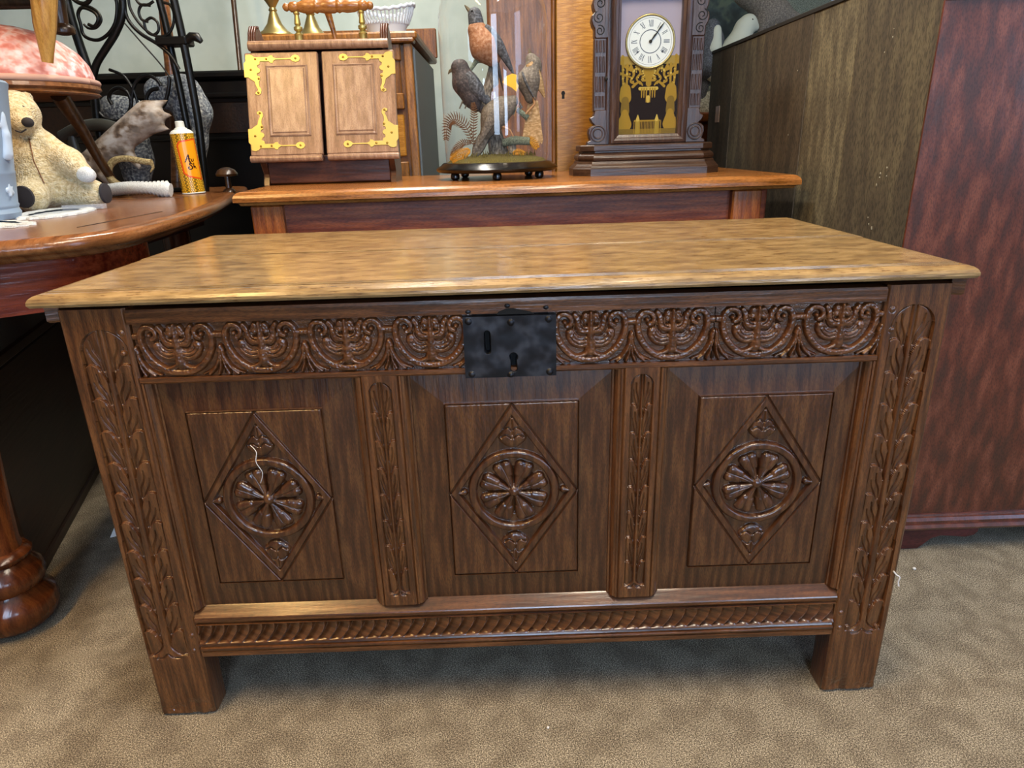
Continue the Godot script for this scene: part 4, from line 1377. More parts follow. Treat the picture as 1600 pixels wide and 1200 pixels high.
# ---------------------------------------------------------------- things on the side table
func coal_box() -> void:
	var t := thing("coal_box", "sloping walnut coal box with two panelled doors and fretted brass straps", "coal box", Vector3(-0.484, 0.828, -1.05), 0.02)
	var side := PackedVector2Array([Vector2(-0.02, 0.0), Vector2(-0.035, 0.03), Vector2(-0.018, 0.06), Vector2(-0.002, 0.078), Vector2(-0.078, 0.366), Vector2(-0.085, 0.392), Vector2(-0.10, 0.408), Vector2(-0.125, 0.410), Vector2(-0.147, 0.398), Vector2(-0.165, 0.375), Vector2(-0.17, 0.360), Vector2(-0.17, 0.0)])
	for s in [-1.0, 1.0]:
		part("side_board", plate_mesh(side, -0.008, 0.008, 0.002), M.walnut_dark, t, Vector3(s * 0.178, 0, 0), Vector3(0, -PI / 2, 0))
		var ck := G.new()
		for k in 3:
			ck.tube([Vector3(s * 0.178 + (k - 1) * 0.0065, 0.368, -0.070), Vector3(s * 0.178 + (k - 1) * 0.0065, 0.392, -0.079), Vector3(s * 0.178 + (k - 1) * 0.0065, 0.408, -0.095), Vector3(s * 0.178 + (k - 1) * 0.0065, 0.412, -0.12)], [0.0042], 6)
		part("cheek_beading", ck.done(), M.walnut_dark, t)
	part("body", box_mesh(Vector3(0, 0.04, -0.09), Vector3(0.342, 0.074, 0.12), 0.003), M.walnut_dark, t)
	part("back_board", box_mesh(Vector3(0, 0.19, -0.160), Vector3(0.344, 0.34, 0.014), 0.003), M.walnut_dark, t)
	part("top", box_mesh(Vector3(0, 0.362, -0.118), Vector3(0.344, 0.014, 0.10), 0.003), M.walnut, t)
	part("front_moulding", tube_mesh([Vector3(-0.188, 0.360, -0.070), Vector3(0.188, 0.360, -0.070)], [0.0125], 10), M.walnut, t)
	# doors hang on the sloping front
	var lean := -0.262
	var f := Transform3D(Basis(Vector3.RIGHT, lean), Vector3(0, 0.079, 0.0))
	for s in [-1.0, 1.0]:
		var d := G.new()
		d.box(Vector3(s * 0.1035, 0.1365, -0.004), Vector3(0.196, 0.273, 0.016), 0.0025)
		d.xf = Transform3D.IDENTITY
		var door := part("door", d.done(), M.walnut, t, f.origin, Vector3(lean, 0, 0))
		door.set_meta("label", "panelled door with brass corner straps")
		var p := G.new()
		var rings := []
		for q in [[0.0, 0.003], [0.0, 0.006], [0.003, 0.0085], [0.006, 0.0065], [0.008, 0.0065], [0.011, 0.0095]]:
			var x0 := 0.034 + float(q[0])
			var x1 := 0.146 - float(q[0])
			var y0 := 0.050 + float(q[0])
			var y1 := 0.238 - float(q[0])
			var r := PackedVector3Array([Vector3(x0, y0, q[1]), Vector3(x1, y0, q[1]), Vector3(x1, y1, q[1]), Vector3(x0, y1, q[1])])
			if s < 0:
				for i in 4:
					r[i].x = -r[i].x
				r.reverse()
			rings.append(r)
		p.loft(rings, true, false, true)
		part("raised_panel", p.done(), M.walnut_panel, door)
		# one fretted strap for each outer corner
		for v in [0, 1]:
			var o := PackedVector2Array()
			for q in [[4, 2], [14, 0], [22, 2], [28, 8], [36, 8], [66, 8], [70, 4], [77, 3], [79, 9], [86, 12.5], [126, 12.5], [131, 6], [140, 3], [149, 6], [153, 14], [149, 22], [140, 25], [131, 22], [126, 16.5], [86, 16.5], [79, 20], [77, 26], [70, 25], [66, 21], [42, 21], [41, 28], [34, 32], [35, 38], [41, 42], [42, 48], [38, 53], [32, 55], [33, 61], [40, 64], [40, 72], [36, 80], [37, 92], [42, 102], [40, 112], [32, 117], [24, 113], [25, 107], [30, 106], [32, 100], [27, 90], [24, 78], [15, 72], [8, 66], [-3, 65], [-3, 26], [3, 18], [2, 10]]:
				var x: float = (0.2015 - q[0] * 0.00098) * s
				var y: float = 0.268 - q[1] * 0.00092 if v == 0 else 0.012 + q[1] * 0.00092
				o.append(Vector2(x, y))
			var strap := part("brass_strap", plate_mesh(o, 0.0035, 0.0058, 0.0007), M.brass, door)
			var sc := G.new()
			for q in [[140, 14], [60, 14.5], [30, 14], [16, 44], [36, 70], [33, 110]]:
				sc.ball(Vector3((0.2015 - q[0] * 0.00098) * s, 0.268 - q[1] * 0.00092 if v == 0 else 0.012 + q[1] * 0.00092, 0.006), Vector3(0.0032, 0.0032, 0.0012), 8)
			part("screws", sc.done(), M.brass_screw, strap)
		part("door_ledge", tube_mesh([Vector3(s * 0.008, -0.008, 0.0), Vector3(s * 0.203, -0.008, 0.0)], [0.0095], 8), M.walnut, door)
	# turned handle on two brass posts
	var post := [Vector2(0.011, 0.0), Vector2(0.011, 0.022), Vector2(0.013, 0.026), Vector2(0.006, 0.032), Vector2(0.012, 0.038), Vector2(0.012, 0.044), Vector2(0.006, 0.048), Vector2(0.009, 0.052), Vector2(0.006, 0.074), Vector2(0.009, 0.078), Vector2(0.006, 0.085)]
	for x in [-0.066, 0.112]:
		part("handle_post", lathe_mesh(post, 14), M.brass, t, Vector3(x, 0.369, -0.14))
		var kn := G.new()
		kn.ball(Vector3(x - 0.016, 0.374, -0.14), Vector3.ONE * 0.005, 8)
		kn.ball(Vector3(x + 0.016, 0.374, -0.14), Vector3.ONE * 0.005, 8)
		part("post_nut", kn.done(), M.brass, t)
	var bar := [Vector2(0.004, 0.0), Vector2(0.009, 0.004), Vector2(0.011, 0.010), Vector2(0.008, 0.016), Vector2(0.013, 0.022), Vector2(0.014, 0.034), Vector2(0.011, 0.04), Vector2(0.016, 0.055), Vector2(0.0175, 0.075), Vector2(0.015, 0.085), Vector2(0.018, 0.092), Vector2(0.015, 0.098), Vector2(0.018, 0.115), Vector2(0.018, 0.14), Vector2(0.015, 0.147), Vector2(0.018, 0.154), Vector2(0.015, 0.16), Vector2(0.0175, 0.175), Vector2(0.016, 0.195), Vector2(0.011, 0.208), Vector2(0.014, 0.214), Vector2(0.013, 0.226), Vector2(0.008, 0.232), Vector2(0.011, 0.238), Vector2(0.009, 0.245), Vector2(0.004, 0.248)]
	part("handle", lathe_mesh(bar, 18), M.turned_wood, t, Vector3(-0.101, 0.463, -0.14), Vector3(0, 0, -PI / 2))
	var s := thing("coal_scoop", "tapering wooden scoop handle standing up behind the coal box rail", "scoop", Vector3(-0.465, 1.20, -1.25))
	part("handle", tube_mesh([Vector3(0.004, -0.006, 0), Vector3(-0.004, 0.04, 0), Vector3(-0.015, 0.09, 0), Vector3(-0.02, 0.13, 0)], [0.0085, 0.010, 0.015, 0.019], 10, 0.7), M.turned_wood, s)


func wing(a: Vector3, b: Vector3, c: Vector3, w: float, flat := 0.3) -> ArrayMesh:
	var pts := spline([a, b, c], 5)
	var rr := []
	for i in pts.size():
		var u := float(i) / (pts.size() - 1)
		rr.append(w * (0.55 + 0.45 * sin(u * PI)) * (1.0 - u * u * 0.8))
	return tube_mesh(pts, rr, 8, flat)


func glass_dome() -> void:
	var at := Vector3(-0.012, 0.828, -1.13)
	var t := thing("glass_dome", "tall glass dome on a round black base with bun feet", "glass dome", at)
	part("base", lathe_mesh([Vector2(0.140, 0.020), Vector2(0.168, 0.020), Vector2(0.174, 0.024), Vector2(0.176, 0.029), Vector2(0.171, 0.034), Vector2(0.162, 0.038), Vector2(0.156, 0.044), Vector2(0.150, 0.046), Vector2(0.140, 0.046)], 56), M.ebonised, t)
	for a in [0.5, 1.57, 2.64, 3.9, 5.5]:
		part("bun_foot", lathe_mesh([Vector2(0.007, 0), Vector2(0.012, 0.004), Vector2(0.013, 0.011), Vector2(0.010, 0.02)], 12), M.ebonised, t, Vector3(cos(a) * 0.135, 0, sin(a) * 0.135))
	var gl := []
	gl.append(Vector2(0.1460, 0.046))
	gl.append(Vector2(0.1475, 0.10))
	gl.append(Vector2(0.1475, 0.40))
	for i in range(1, 13):
		var a := PI / 2 * i / 12.0
		gl.append(Vector2(0.1475 * cos(a), 0.40 + 0.150 * sin(a)))
	var gg := G.new()
	gg.lathe(gl, 56, false, false)
	part("glass", gg.done(), M.dome_glass, t)
	# mossy ground
	var mg := []
	for q in [Vector2(0.142, 0.046), Vector2(0.132, 0.054), Vector2(0.10, 0.060), Vector2(0.05, 0.064), Vector2(0.0, 0.066)]:
		mg.append(q)
	var mm := part("mossy_ground", lathe_mesh(mg, 30), M.moss, t)
	mm.set_meta("label", "yellow-green mossy ground")
	var tufts := G.new()
	for i in 150:
		var a := rng.randf() * TAU
		var r := sqrt(rng.randf()) * 0.125
		var p := Vector3(cos(a) * r, 0.060, sin(a) * r)
		tufts.tube([p, p + Vector3(rng.randf_range(-0.006, 0.006), rng.randf_range(0.006, 0.016), rng.randf_range(-0.006, 0.006))], [0.0016, 0.0004], 4)
	part("moss_tufts", tufts.done(), M.moss, t).set_meta("kind", "stuff")
	# branching stump
	var br := thing("branch", "lichened grey branch rising inside the glass dome", "branch", at + Vector3(0, 0.06, 0))
	part("trunk", body([[Vector3(0.008, 0.0, -0.02), Vector3(-0.008, 0.08, -0.02), 0.030, 0.020], [Vector3(-0.008, 0.08, -0.02), Vector3(-0.030, 0.15, -0.02), 0.020, 0.014], [Vector3(-0.030, 0.15, -0.02), Vector3(0.0, 0.24, -0.03), 0.014, 0.012], [Vector3(0.0, 0.20, -0.03), Vector3(0.01, 0.30, -0.03), 0.014, 0.010], [Vector3(-0.02, 0.12, -0.02), Vector3(-0.085, 0.145, 0.0), 0.012, 0.007]], 0.006, 0.012), M.bark, br)
	part("perch", tube_mesh([Vector3(0.0, 0.235, -0.03), Vector3(-0.02, 0.255, -0.01), Vector3(-0.048, 0.250, 0.0), Vector3(-0.066, 0.225, 0.005)], [0.009, 0.009, 0.007, 0.004], 8), M.lichen, br)
	part("low_perch", tube_mesh([Vector3(0.02, 0.035, 0.01), Vector3(0.05, 0.042, 0.02), Vector3(0.095, 0.038, 0.025)], [0.011, 0.013, 0.011], 10), M.lichen, br)
	part("side_perch", tube_mesh([Vector3(0.0, 0.09, -0.02), Vector3(0.06, 0.125, 0.0), Vector3(0.092, 0.100, 0.005)], [0.010, 0.008, 0.009], 8), M.lichen, br)
	part("stump", tube_mesh([Vector3(0.045, -0.002, 0.01), Vector3(0.045, 0.045, 0.01)], [0.013, 0.011], 9), M.bark, br)
	# the tallest bird: slate head, rust breast
	var b := thing("stuffed_bird", "stuffed bird with slate head and rust breast, topmost in the glass dome", "stuffed bird", at)
	part("body", body([[Vector3(-0.042, 0.385, 0), Vector3(-0.020, 0.345, 0), 0.026, 0.040], [Vector3(-0.020, 0.345, 0), Vector3(-0.002, 0.318, 0), 0.040, 0.022]], 0.005, 0.02), M.bird_rust, b)
	part("head", body([[Vector3(-0.047, 0.424, 0), Vector3(-0.044, 0.405, 0), 0.0185, 0.021]], 0.004, 0.01), M.bird_slate, b)
	part("beak", tube_mesh([Vector3(-0.058, 0.430, 0.002), Vector3(-0.068, 0.441, 0.002), Vector3(-0.073, 0.447, 0.002)], [0.0065, 0.0036, 0.001], 8), M.beak_horn, b)
	var e := G.new()
	e.ball(Vector3(-0.053, 0.430, 0.0155), Vector3.ONE * 0.0034, 8)
	part("eye", e.done(), M.eye_glass, b)
	part("wing", wing(Vector3(-0.022, 0.390, 0.016), Vector3(0.014, 0.345, 0.030), Vector3(0.055, 0.272, 0.015), 0.020), M.bird_slate, b)
	part("wing", wing(Vector3(-0.020, 0.390, -0.016), Vector3(0.018, 0.345, -0.030), Vector3(0.055, 0.276, -0.012), 0.020), M.bird_slate, b)
	part("tail", wing(Vector3(0.002, 0.330, 0.0), Vector3(0.014, 0.285, 0.0), Vector3(0.024, 0.232, 0.0), 0.017, 0.35), M.bird_dark, b)
	for z in [-0.01, 0.012]:
		part("leg", tube_mesh([Vector3(-0.012, 0.320, z), Vector3(-0.022, 0.312, z)], [0.0028], 6), M.bird_leg, b)
	# dark bird at the left
	b = thing("stuffed_bird", "dark brown stuffed bird perched at the left inside the glass dome", "stuffed bird", at)
	part("body", body([[Vector3(-0.092, 0.290, 0.02), Vector3(-0.082, 0.255, 0.02), 0.019, 0.030], [Vector3(-0.082, 0.255, 0.02), Vector3(-0.062, 0.215, 0.02), 0.033, 0.026], [Vector3(-0.062, 0.215, 0.02), Vector3(-0.052, 0.190, 0.02), 0.024, 0.012], [Vector3(-0.096, 0.293, 0.02), Vector3(-0.09, 0.295, 0.02), 0.020, 0.018]], 0.005, 0.015), M.bird_dark, b)
	part("beak", tube_mesh([Vector3(-0.110, 0.290, 0.022), Vector3(-0.121, 0.284, 0.022), Vector3(-0.126, 0.277, 0.022)], [0.0065, 0.004, 0.001], 8), M.beak_horn, b)
	e = G.new()
	e.ball(Vector3(-0.101, 0.298, 0.037), Vector3.ONE * 0.0032, 8)
	part("eye", e.done(), M.eye_glass, b)
	part("wing", wing(Vector3(-0.075, 0.275, 0.045), Vector3(-0.050, 0.235, 0.052), Vector3(-0.012, 0.190, 0.035), 0.021), M.bird_slate, b)
	part("wing", wing(Vector3(-0.070, 0.280, -0.008), Vector3(-0.044, 0.240, -0.014), Vector3(-0.008, 0.200, 0.0), 0.020), M.bird_slate, b)
	part("tail", wing(Vector3(-0.055, 0.205, 0.02), Vector3(-0.030, 0.18, 0.02), Vector3(-0.012, 0.155, 0.02), 0.013, 0.35), M.bird_dark, b)
	for x in [-0.085, -0.070]:
		part("leg", tube_mesh([Vector3(x, 0.215, 0.03), Vector3(x - 0.008, 0.20, 0.03), Vector3(x - 0.014, 0.188, 0.03)], [0.0026, 0.0022], 6), M.beak_horn, b)
	# fawn bird at the right, seen from behind, long pale tail hanging
	b = thing("stuffed_bird", "fawn and grey stuffed bird with a long hanging pale tail, right side of glass dome", "stuffed bird", at)
	part("body", body([[Vector3(0.112, 0.290, 0.0), Vector3(0.095, 0.255, 0.01), 0.022, 0.030], [Vector3(0.095, 0.255, 0.01), Vector3(0.100, 0.215, 0.01), 0.030, 0.018], [Vector3(0.108, 0.305, 0.0), Vector3(0.104, 0.312, 0.0), 0.018, 0.015]], 0.005, 0.015), M.bird_grey, b)
	part("wing", wing(Vector3(0.098, 0.300, 0.02), Vector3(0.118, 0.262, 0.018), Vector3(0.140, 0.212, 0.008), 0.019), M.bird_fawn, b)
	part("wing", wing(Vector3(0.078, 0.275, 0.025), Vector3(0.088, 0.245, 0.034), Vector3(0.112, 0.205, 0.03), 0.017), M.bird_slate, b)
	part("beak", tube_mesh([Vector3(0.102, 0.322, 0.0), Vector3(0.098, 0.338, 0.0)], [0.006, 0.001], 8), M.beak_horn, b)
	var tl := G.new()
	for q in 7:
		var u := (q - 3) / 3.0
		var fe := PackedVector2Array()
		var x0 := 0.107 + u * 0.010
		var x1 := 0.103 + u * 0.026
		fe.append_array([Vector2(x0 - 0.004, 0.205), Vector2(x0 + 0.004, 0.205), Vector2(x1 + 0.0055, 0.095 + absf(u) * 0.006), Vector2(x1 + 0.002, 0.080 + absf(u) * 0.008), Vector2(x1 - 0.004, 0.090 + absf(u) * 0.006)])
		tl.plate(fe, 0.006 - absf(u) * 0.003 + (q % 2) * 0.0008, 0.0078 - absf(u) * 0.003 + (q % 2) * 0.0008, 0.0004)
	part("tail", tl.done(), M.bird_fawn, b)
	part("leg", tube_mesh([Vector3(0.108, 0.212, 0.025), Vector3(0.110, 0.195, 0.028), Vector3(0.085, 0.170, 0.028)], [0.005, 0.0035, 0.0028], 6), M.bird_leg, b)
	# low bird crouching across the trunk
	b = thing("stuffed_bird", "grey-brown stuffed bird stretched head-up across the trunk, lowest in glass dome", "stuffed bird", at)
	part("body", body([[Vector3(-0.004, 0.165, 0.035), Vector3(0.018, 0.185, 0.035), 0.034, 0.030], [Vector3(0.018, 0.185, 0.035), Vector3(0.052, 0.205, 0.035), 0.026, 0.014], [Vector3(-0.004, 0.165, 0.035), Vector3(-0.030, 0.120, 0.035), 0.032, 0.016]], 0.005, 0.02), M.bird_grey, b)
	part("beak", tube_mesh([Vector3(0.060, 0.207, 0.035), Vector3(0.074, 0.188, 0.038), Vector3(0.050, 0.170, 0.04)], [0.005, 0.004, 0.001], 6), M.bird_slate, b)
	part("wing", wing(Vector3(0.020, 0.195, 0.062), Vector3(-0.012, 0.155, 0.068), Vector3(-0.050, 0.090, 0.055), 0.019), M.bird_grey, b)
	part("wing", wing(Vector3(0.030, 0.190, 0.010), Vector3(0.012, 0.150, 0.002), Vector3(-0.030, 0.09, 0.01), 0.017), M.bird_slate, b)
	part("tail", wing(Vector3(-0.028, 0.125, 0.036), Vector3(-0.052, 0.082, 0.036), Vector3(-0.068, 0.052, 0.036), 0.020, 0.4), M.bird_grey, b)
	part("leg", tube_mesh([Vector3(0.012, 0.142, 0.045), Vector3(0.040, 0.128, 0.048), Vector3(0.048, 0.112, 0.046)], [0.0045, 0.003, 0.0026], 6), M.bird_leg, b)
	# yellow leaf and bracken
	var lf := thing("dried_leaf", "bright yellow dried leaf hanging in the middle of the glass dome", "leaf", at)
	part("blade", plate_mesh(PackedVector2Array([Vector2(0.022, 0.251), Vector2(0.034, 0.266), Vector2(0.050, 0.272), Vector2(0.062, 0.268), Vector2(0.060, 0.252), Vector2(0.066, 0.240), Vector2(0.060, 0.226), Vector2(0.048, 0.236), Vector2(0.034, 0.243)]), 0.050, 0.0516, 0.0005), M.leaf_yellow, lf)
	part("stalk", tube_mesh([Vector3(0.060, 0.230, 0.05), Vector3(0.066, 0.20, 0.048), Vector3(0.052, 0.165, 0.04)], [0.0014], 5), M.bird_leg, lf)
	var fronds := [
		["brown bracken frond arching to a golden tip, uppermost at left in the dome", "fern_brown", [Vector3(-0.066, 0.10, 0.05), Vector3(-0.082, 0.140, 0.055), Vector3(-0.110, 0.160, 0.055), Vector3(-0.132, 0.148, 0.05), Vector3(-0.139, 0.110, 0.05)], 0.020],
		["short brown bracken frond standing upright beside the dome's branch", "fern_brown", [Vector3(-0.064, 0.09, 0.045), Vector3(-0.062, 0.135, 0.05), Vector3(-0.058, 0.175, 0.05), Vector3(-0.060, 0.20, 0.05)], 0.012],
		["thin brown bracken frond slanting down to the left in the dome", "fern_brown", [Vector3(-0.068, 0.10, 0.06), Vector3(-0.092, 0.098, 0.07), Vector3(-0.112, 0.082, 0.07), Vector3(-0.124, 0.066, 0.07)], 0.012],
		["golden yellow bracken frond lying on the moss at the dome's left edge", "fern_gold", [Vector3(-0.072, 0.080, 0.07), Vector3(-0.090, 0.072, 0.075), Vector3(-0.112, 0.060, 0.075), Vector3(-0.124, 0.052, 0.07)], 0.018],
		["small golden bracken tip on the moss at the dome's right", "fern_gold", [Vector3(0.045, 0.066, 0.06), Vector3(0.06, 0.070, 0.065), Vector3(0.078, 0.066, 0.06)], 0.010],
		["golden bracken tip hanging under the pale tail in the dome", "fern_gold", [Vector3(0.084, 0.100, 0.02), Vector3(0.100, 0.098, 0.02), Vector3(0.116, 0.080, 0.02)], 0.014]]
	for fr in fronds:
		var o := thing("bracken_frond", fr[0], "fern", at, 0.0, "bracken fronds in the dome")
		var pts := spline(fr[2], 6)
		part("stem", tube_mesh(pts, [0.0014, 0.0010], 5), M[fr[1]], o)
		var g := G.new()
		for i in range(1, pts.size()):
			var u := float(i) / pts.size()
			var p: Vector3 = pts[i]
			var d: Vector3 = (pts[i] - pts[i - 1]).normalized()
			var s := d.cross(Vector3.BACK).normalized()
			var l: float = fr[3] * (0.4 + 0.9 * sin(u * PI * 0.9)) * (1.0 - 0.5 * u)
			for q in [-1.0, 1.0]:
				g.tube([p, p + (s * q + d * 0.35) * l * 0.5 + Vector3(0, 0, 0.002), p + (s * q + d * 0.5) * l], [0.0010, 0.0019, 0.0005], 5, 1.0)
		part("leaflets", g.done(), M.fern_gold if fr[1] == "fern_gold" else M.fern_brown, o).set_meta("kind", "stuff")


func mantel_clock() -> void:
	var t := thing("mantel_clock", "dark carved wooden mantel clock with a white dial and gilt glass door", "clock", Vector3(0.417, 0.828, -1.075), 0.0)
	var foot := func(hw: float, d: float, ch: float): return PackedVector2Array([Vector2(-hw, -0.15), Vector2(hw, -0.15), Vector2(hw, d - ch), Vector2(hw - ch, d), Vector2(-hw + ch, d), Vector2(-hw, d - ch)])
	var g := G.new()
	g.slab(foot.call(0.210, 0.010, 0.045), [Vector2(0, 0.0), Vector2(0, 0.019), Vector2(0.003, 0.022), Vector2(0.006, 0.026), Vector2(0.012, 0.032), Vector2(0.014, 0.038), Vector2(0.018, 0.040)])
	part("plinth", g.done(), M.clock_walnut, t)
	g = G.new()
	g.slab(foot.call(0.196, 0.0, 0.040), [Vector2(0.008, 0.038), Vector2(0.002, 0.042), Vector2(0.0, 0.048), Vector2(0.002, 0.054), Vector2(0.008, 0.059), Vector2(0.014, 0.062), Vector2(0.014, 0.066)])
	part("step", g.done(), M.clock_walnut, t)
	g = G.new()
	g.slab(foot.call(0.190, -0.006, 0.036), [Vector2(0.002, 0.066), Vector2(0, 0.068), Vector2(0, 0.080), Vector2(0.004, 0.083)])
	part("step", g.done(), M.clock_walnut, t)
	part("case", box_mesh(Vector3(0, 0.30, -0.095), Vector3(0.235, 0.436, 0.10), 0.003), M.clock_upright, t)
	# fluted uprights with a sawn bracket below and a scrolled one above
	for s in [-1.0, 1.0]:
		var up := G.new()
		up.box(Vector3(s * 0.1345, 0.265, -0.064), Vector3(0.034, 0.186, 0.03), 0.002)
		part("upright", up.done(), M.clock_upright, t)
		for k in 3:
			for seg in [[0.182, 0.212], [0.222, 0.262], [0.272, 0.312], [0.322, 0.352]]:
				part("flute", tube_mesh([Vector3(s * 0.1345 + (k - 1) * 0.0095, seg[0], -0.050), Vector3(s * 0.1345 + (k - 1) * 0.0095, seg[1], -0.050)], [0.0040], 8), M.clock_upright, t)
		var o := PackedVector2Array()
		for p in [[0.112, 0.083], [0.170, 0.083], [0.168, 0.091], [0.160, 0.095], [0.163, 0.104], [0.166, 0.114], [0.164, 0.126], [0.156, 0.133], [0.148, 0.136], [0.155, 0.142], [0.160, 0.150], [0.161, 0.155], [0.152, 0.160], [0.149, 0.170], [0.147, 0.176], [0.112, 0.176]]:
			o.append(Vector2(p[0] * s, p[1]))
		var lower := part("lower_bracket", plate_mesh(o, -0.080, -0.046, 0.002), M.clock_upright, t)
		for rr in [0.021, 0.013]:
			var ring := []
			for i in 21:
				ring.append(Vector3(s * 0.139, 0.113, -0.0455) + Vector3(cos(TAU * i / 20.0), sin(TAU * i / 20.0), 0) * rr)
			part("carved_ring", tube_mesh(ring, [0.0020], 6), M.clock_upright, lower)
		o = PackedVector2Array()
		for p in [[0.112, 0.356], [0.148, 0.356], [0.152, 0.361], [0.152, 0.380], [0.158, 0.390], [0.161, 0.402], [0.159, 0.414], [0.152, 0.420], [0.156, 0.430], [0.158, 0.442], [0.155, 0.452], [0.146, 0.460], [0.112, 0.462]]:
			o.append(Vector2(p[0] * s, p[1]))
		var upper := part("scroll_bracket", plate_mesh(o, -0.080, -0.046, 0.003), M.clock_upright, t)
		for c in [[0.137, 0.376, 0.0135, 1.0], [0.140, 0.408, 0.0155, -1.0], [0.137, 0.442, 0.014, 1.0]]:
			var sp := []
			for i in 26:
				var u := i / 25.0
				sp.append(Vector3(s * (c[0] + cos(c[3] * u * 9.0 + 1.2) * c[2] * (1.0 - 0.78 * u)), c[1] + sin(c[3] * u * 9.0 + 1.2) * c[2] * (1.0 - 0.78 * u), -0.0455))
			part("carved_scroll", tube_mesh(sp, [0.0013], 5), M.dark_edge, upper)
	# pediment above the frame line
	part("pediment", plate_mesh(PackedVector2Array([Vector2(-0.165, 0.500), Vector2(0.165, 0.500), Vector2(0.165, 0.520), Vector2(0.11, 0.545), Vector2(0.05, 0.575), Vector2(0.0, 0.600), Vector2(-0.05, 0.575), Vector2(-0.11, 0.545), Vector2(-0.165, 0.520)]), -0.12, -0.03, 0.004), M.clock_walnut, t)
	part("head_rail", box_mesh(Vector3(0, 0.490, -0.08), Vector3(0.33, 0.02, 0.12), 0.004), M.clock_walnut, t)
	# door frame: four mitred mouldings
	var prof := [[0.0, -0.020], [0.0, 0.004], [0.003, 0.008], [0.010, 0.010], [0.016, 0.008], [0.018, 0.004], [0.025, 0.001], [0.026, -0.004], [0.026, -0.020]]
	var ex := [Vector2(-0.108, 0.083), Vector2(0.108, 0.083), Vector2(0.108, 0.478), Vector2(-0.108, 0.478)]
	for k in 4:
		var a: Vector2 = ex[k]
		var b: Vector2 = ex[(k + 1) % 4]
		var da := Vector2(1 if a.x < 0 else -1, 1 if a.y < 0.2 else -1)
		var db := Vector2(1 if b.x < 0 else -1, 1 if b.y < 0.2 else -1)
		var ra := PackedVector3Array()
		var rb := PackedVector3Array()
		for q in prof:
			ra.append(Vector3(a.x + da.x * q[0], a.y + da.y * q[0], q[1] - 0.026))
			rb.append(Vector3(b.x + db.x * q[0], b.y + db.y * q[0], q[1] - 0.026))
		var m := G.new()
		m.loft([ra, rb], true, true, true)
		part("door_frame", m.done(), M.clock_upright, t)
	# gilt tablet behind the glass
	var W := 0.168
	var Hh := 0.350
	var pr := Print.new(360, 750, hex("181012"))
	var gold := hex("8e7328")
	var pale := hex("b09a4a")
	var lilac := hex("938e9e")
	var asp := Hh / W
	pr.rect(0.0, 0.0, 1.0, 0.46, lilac)
	pr.rect(0.0, 0.40, 1.0, 0.06, hex("8f7a3c"))
	var fr := func(p: Array): return p.map(func(q): return Vector2(q[0], q[1] * asp))
	# scrolls below the dial
	pr.rect(0.0, 0.46, 1.0, 0.54, hex("181012"))
	for q in [[[0.02, 0.44], [0.2, 0.50], [0.34, 0.475]], [[0.06, 0.40], [0.08, 0.60], [0.12, 0.66]], [[0.14, 0.46], [0.14, 0.68]], [[0.20, 0.47], [0.25, 0.53], [0.20, 0.58], [0.28, 0.60]], [[0.30, 0.47], [0.36, 0.52], [0.30, 0.56], [0.36, 0.60]], [[0.40, 0.48], [0.44, 0.53], [0.38, 0.57]], [[0.24, 0.62], [0.34, 0.585], [0.40, 0.61]], [[0.02, 0.52], [0.20, 0.55]], [[0.46, 0.47], [0.44, 0.53], [0.49, 0.60]]]:
		pr.both(spline(fr.call(q), 8), 0.022, 0.012, gold)
	for i in 60:
		var a := rng.randf_range(0.02, 0.44)
		var b := rng.randf_range(0.46, 0.60)
		pr.both([Vector2(a, b * asp)], rng.randf_range(0.008, 0.02), 0.01, gold if i % 3 else pale)
	# side columns widening to their feet
	pr.both(fr.call([[0.12, 0.64], [0.12, 0.70]]), 0.085, 0.10, gold)
	pr.both(fr.call([[0.12, 0.72], [0.12, 0.80]]), 0.060, 0.075, hex("6e5a24"))
	pr.both(fr.call([[0.12, 0.81], [0.12, 0.90]]), 0.050, 0.115, gold)
	pr.both(fr.call([[0.05, 0.86], [0.05, 0.98]]), 0.03, 0.06, gold)
	# pendant
	pr.line(fr.call([[0.5, 0.44], [0.5, 0.60]]), 0.05, 0.045, gold)
	pr.line(fr.call([[0.40, 0.575], [0.60, 0.575]]), 0.018, 0.018, gold)
	pr.line(fr.call([[0.36, 0.635], [0.64, 0.635]]), 0.026, 0.026, pale)
	for x in [0.39, 0.43, 0.47, 0.53, 0.57, 0.61]:
		pr.line(fr.call([[x, 0.635], [x, 0.70 if absf(x - 0.5) > 0.05 else 0.735]]), 0.013, 0.008, gold)
	pr.line(fr.call([[0.5, 0.70], [0.5, 0.73]]), 0.03, 0.022, pale)
	# railing with two turrets, golden ground
	pr.rect(0.0, 0.935, 1.0, 0.065, hex("6e5a26"))
	for x in range(0, 40):
		var u := x / 40.0
		if u > 0.26 and u < 0.74:
			pr.rect(u, 0.872, 0.012, 0.12, gold)
	pr.rect(0.28, 0.868, 0.44, 0.012, gold)
	for x in [0.34, 0.66]:
		pr.rect(x - 0.035, 0.865, 0.07, 0.13, hex("8f7a30"))
		pr.line(fr.call([[x, 0.865], [x, 0.83]]), 0.03, 0.006, pale)
	var im := plain("tablet_print", Color.WHITE, 0.75)
	im.albedo_texture = pr.texture()
	im.metallic_specular = 0.12
	var tq := G.new()
	tq.box(Vector3(0, 0.275, -0.044), Vector3(W, Hh + 0.004, 0.004), 0.0005)
	part("tablet_board", tq.done(), M.dark_edge, t)
	var pm := G.new()
	pm.quad(Vector3(-W / 2, 0.1, -0.0415), Vector3(W / 2, 0.1, -0.0415), Vector3(W / 2, 0.1 + Hh, -0.0415), Vector3(-W / 2, 0.1 + Hh, -0.0415))
	part("gilt_tablet", pm.done(), im, t).set_meta("label", "gilt ornament with railings and a pendant on dark ground")
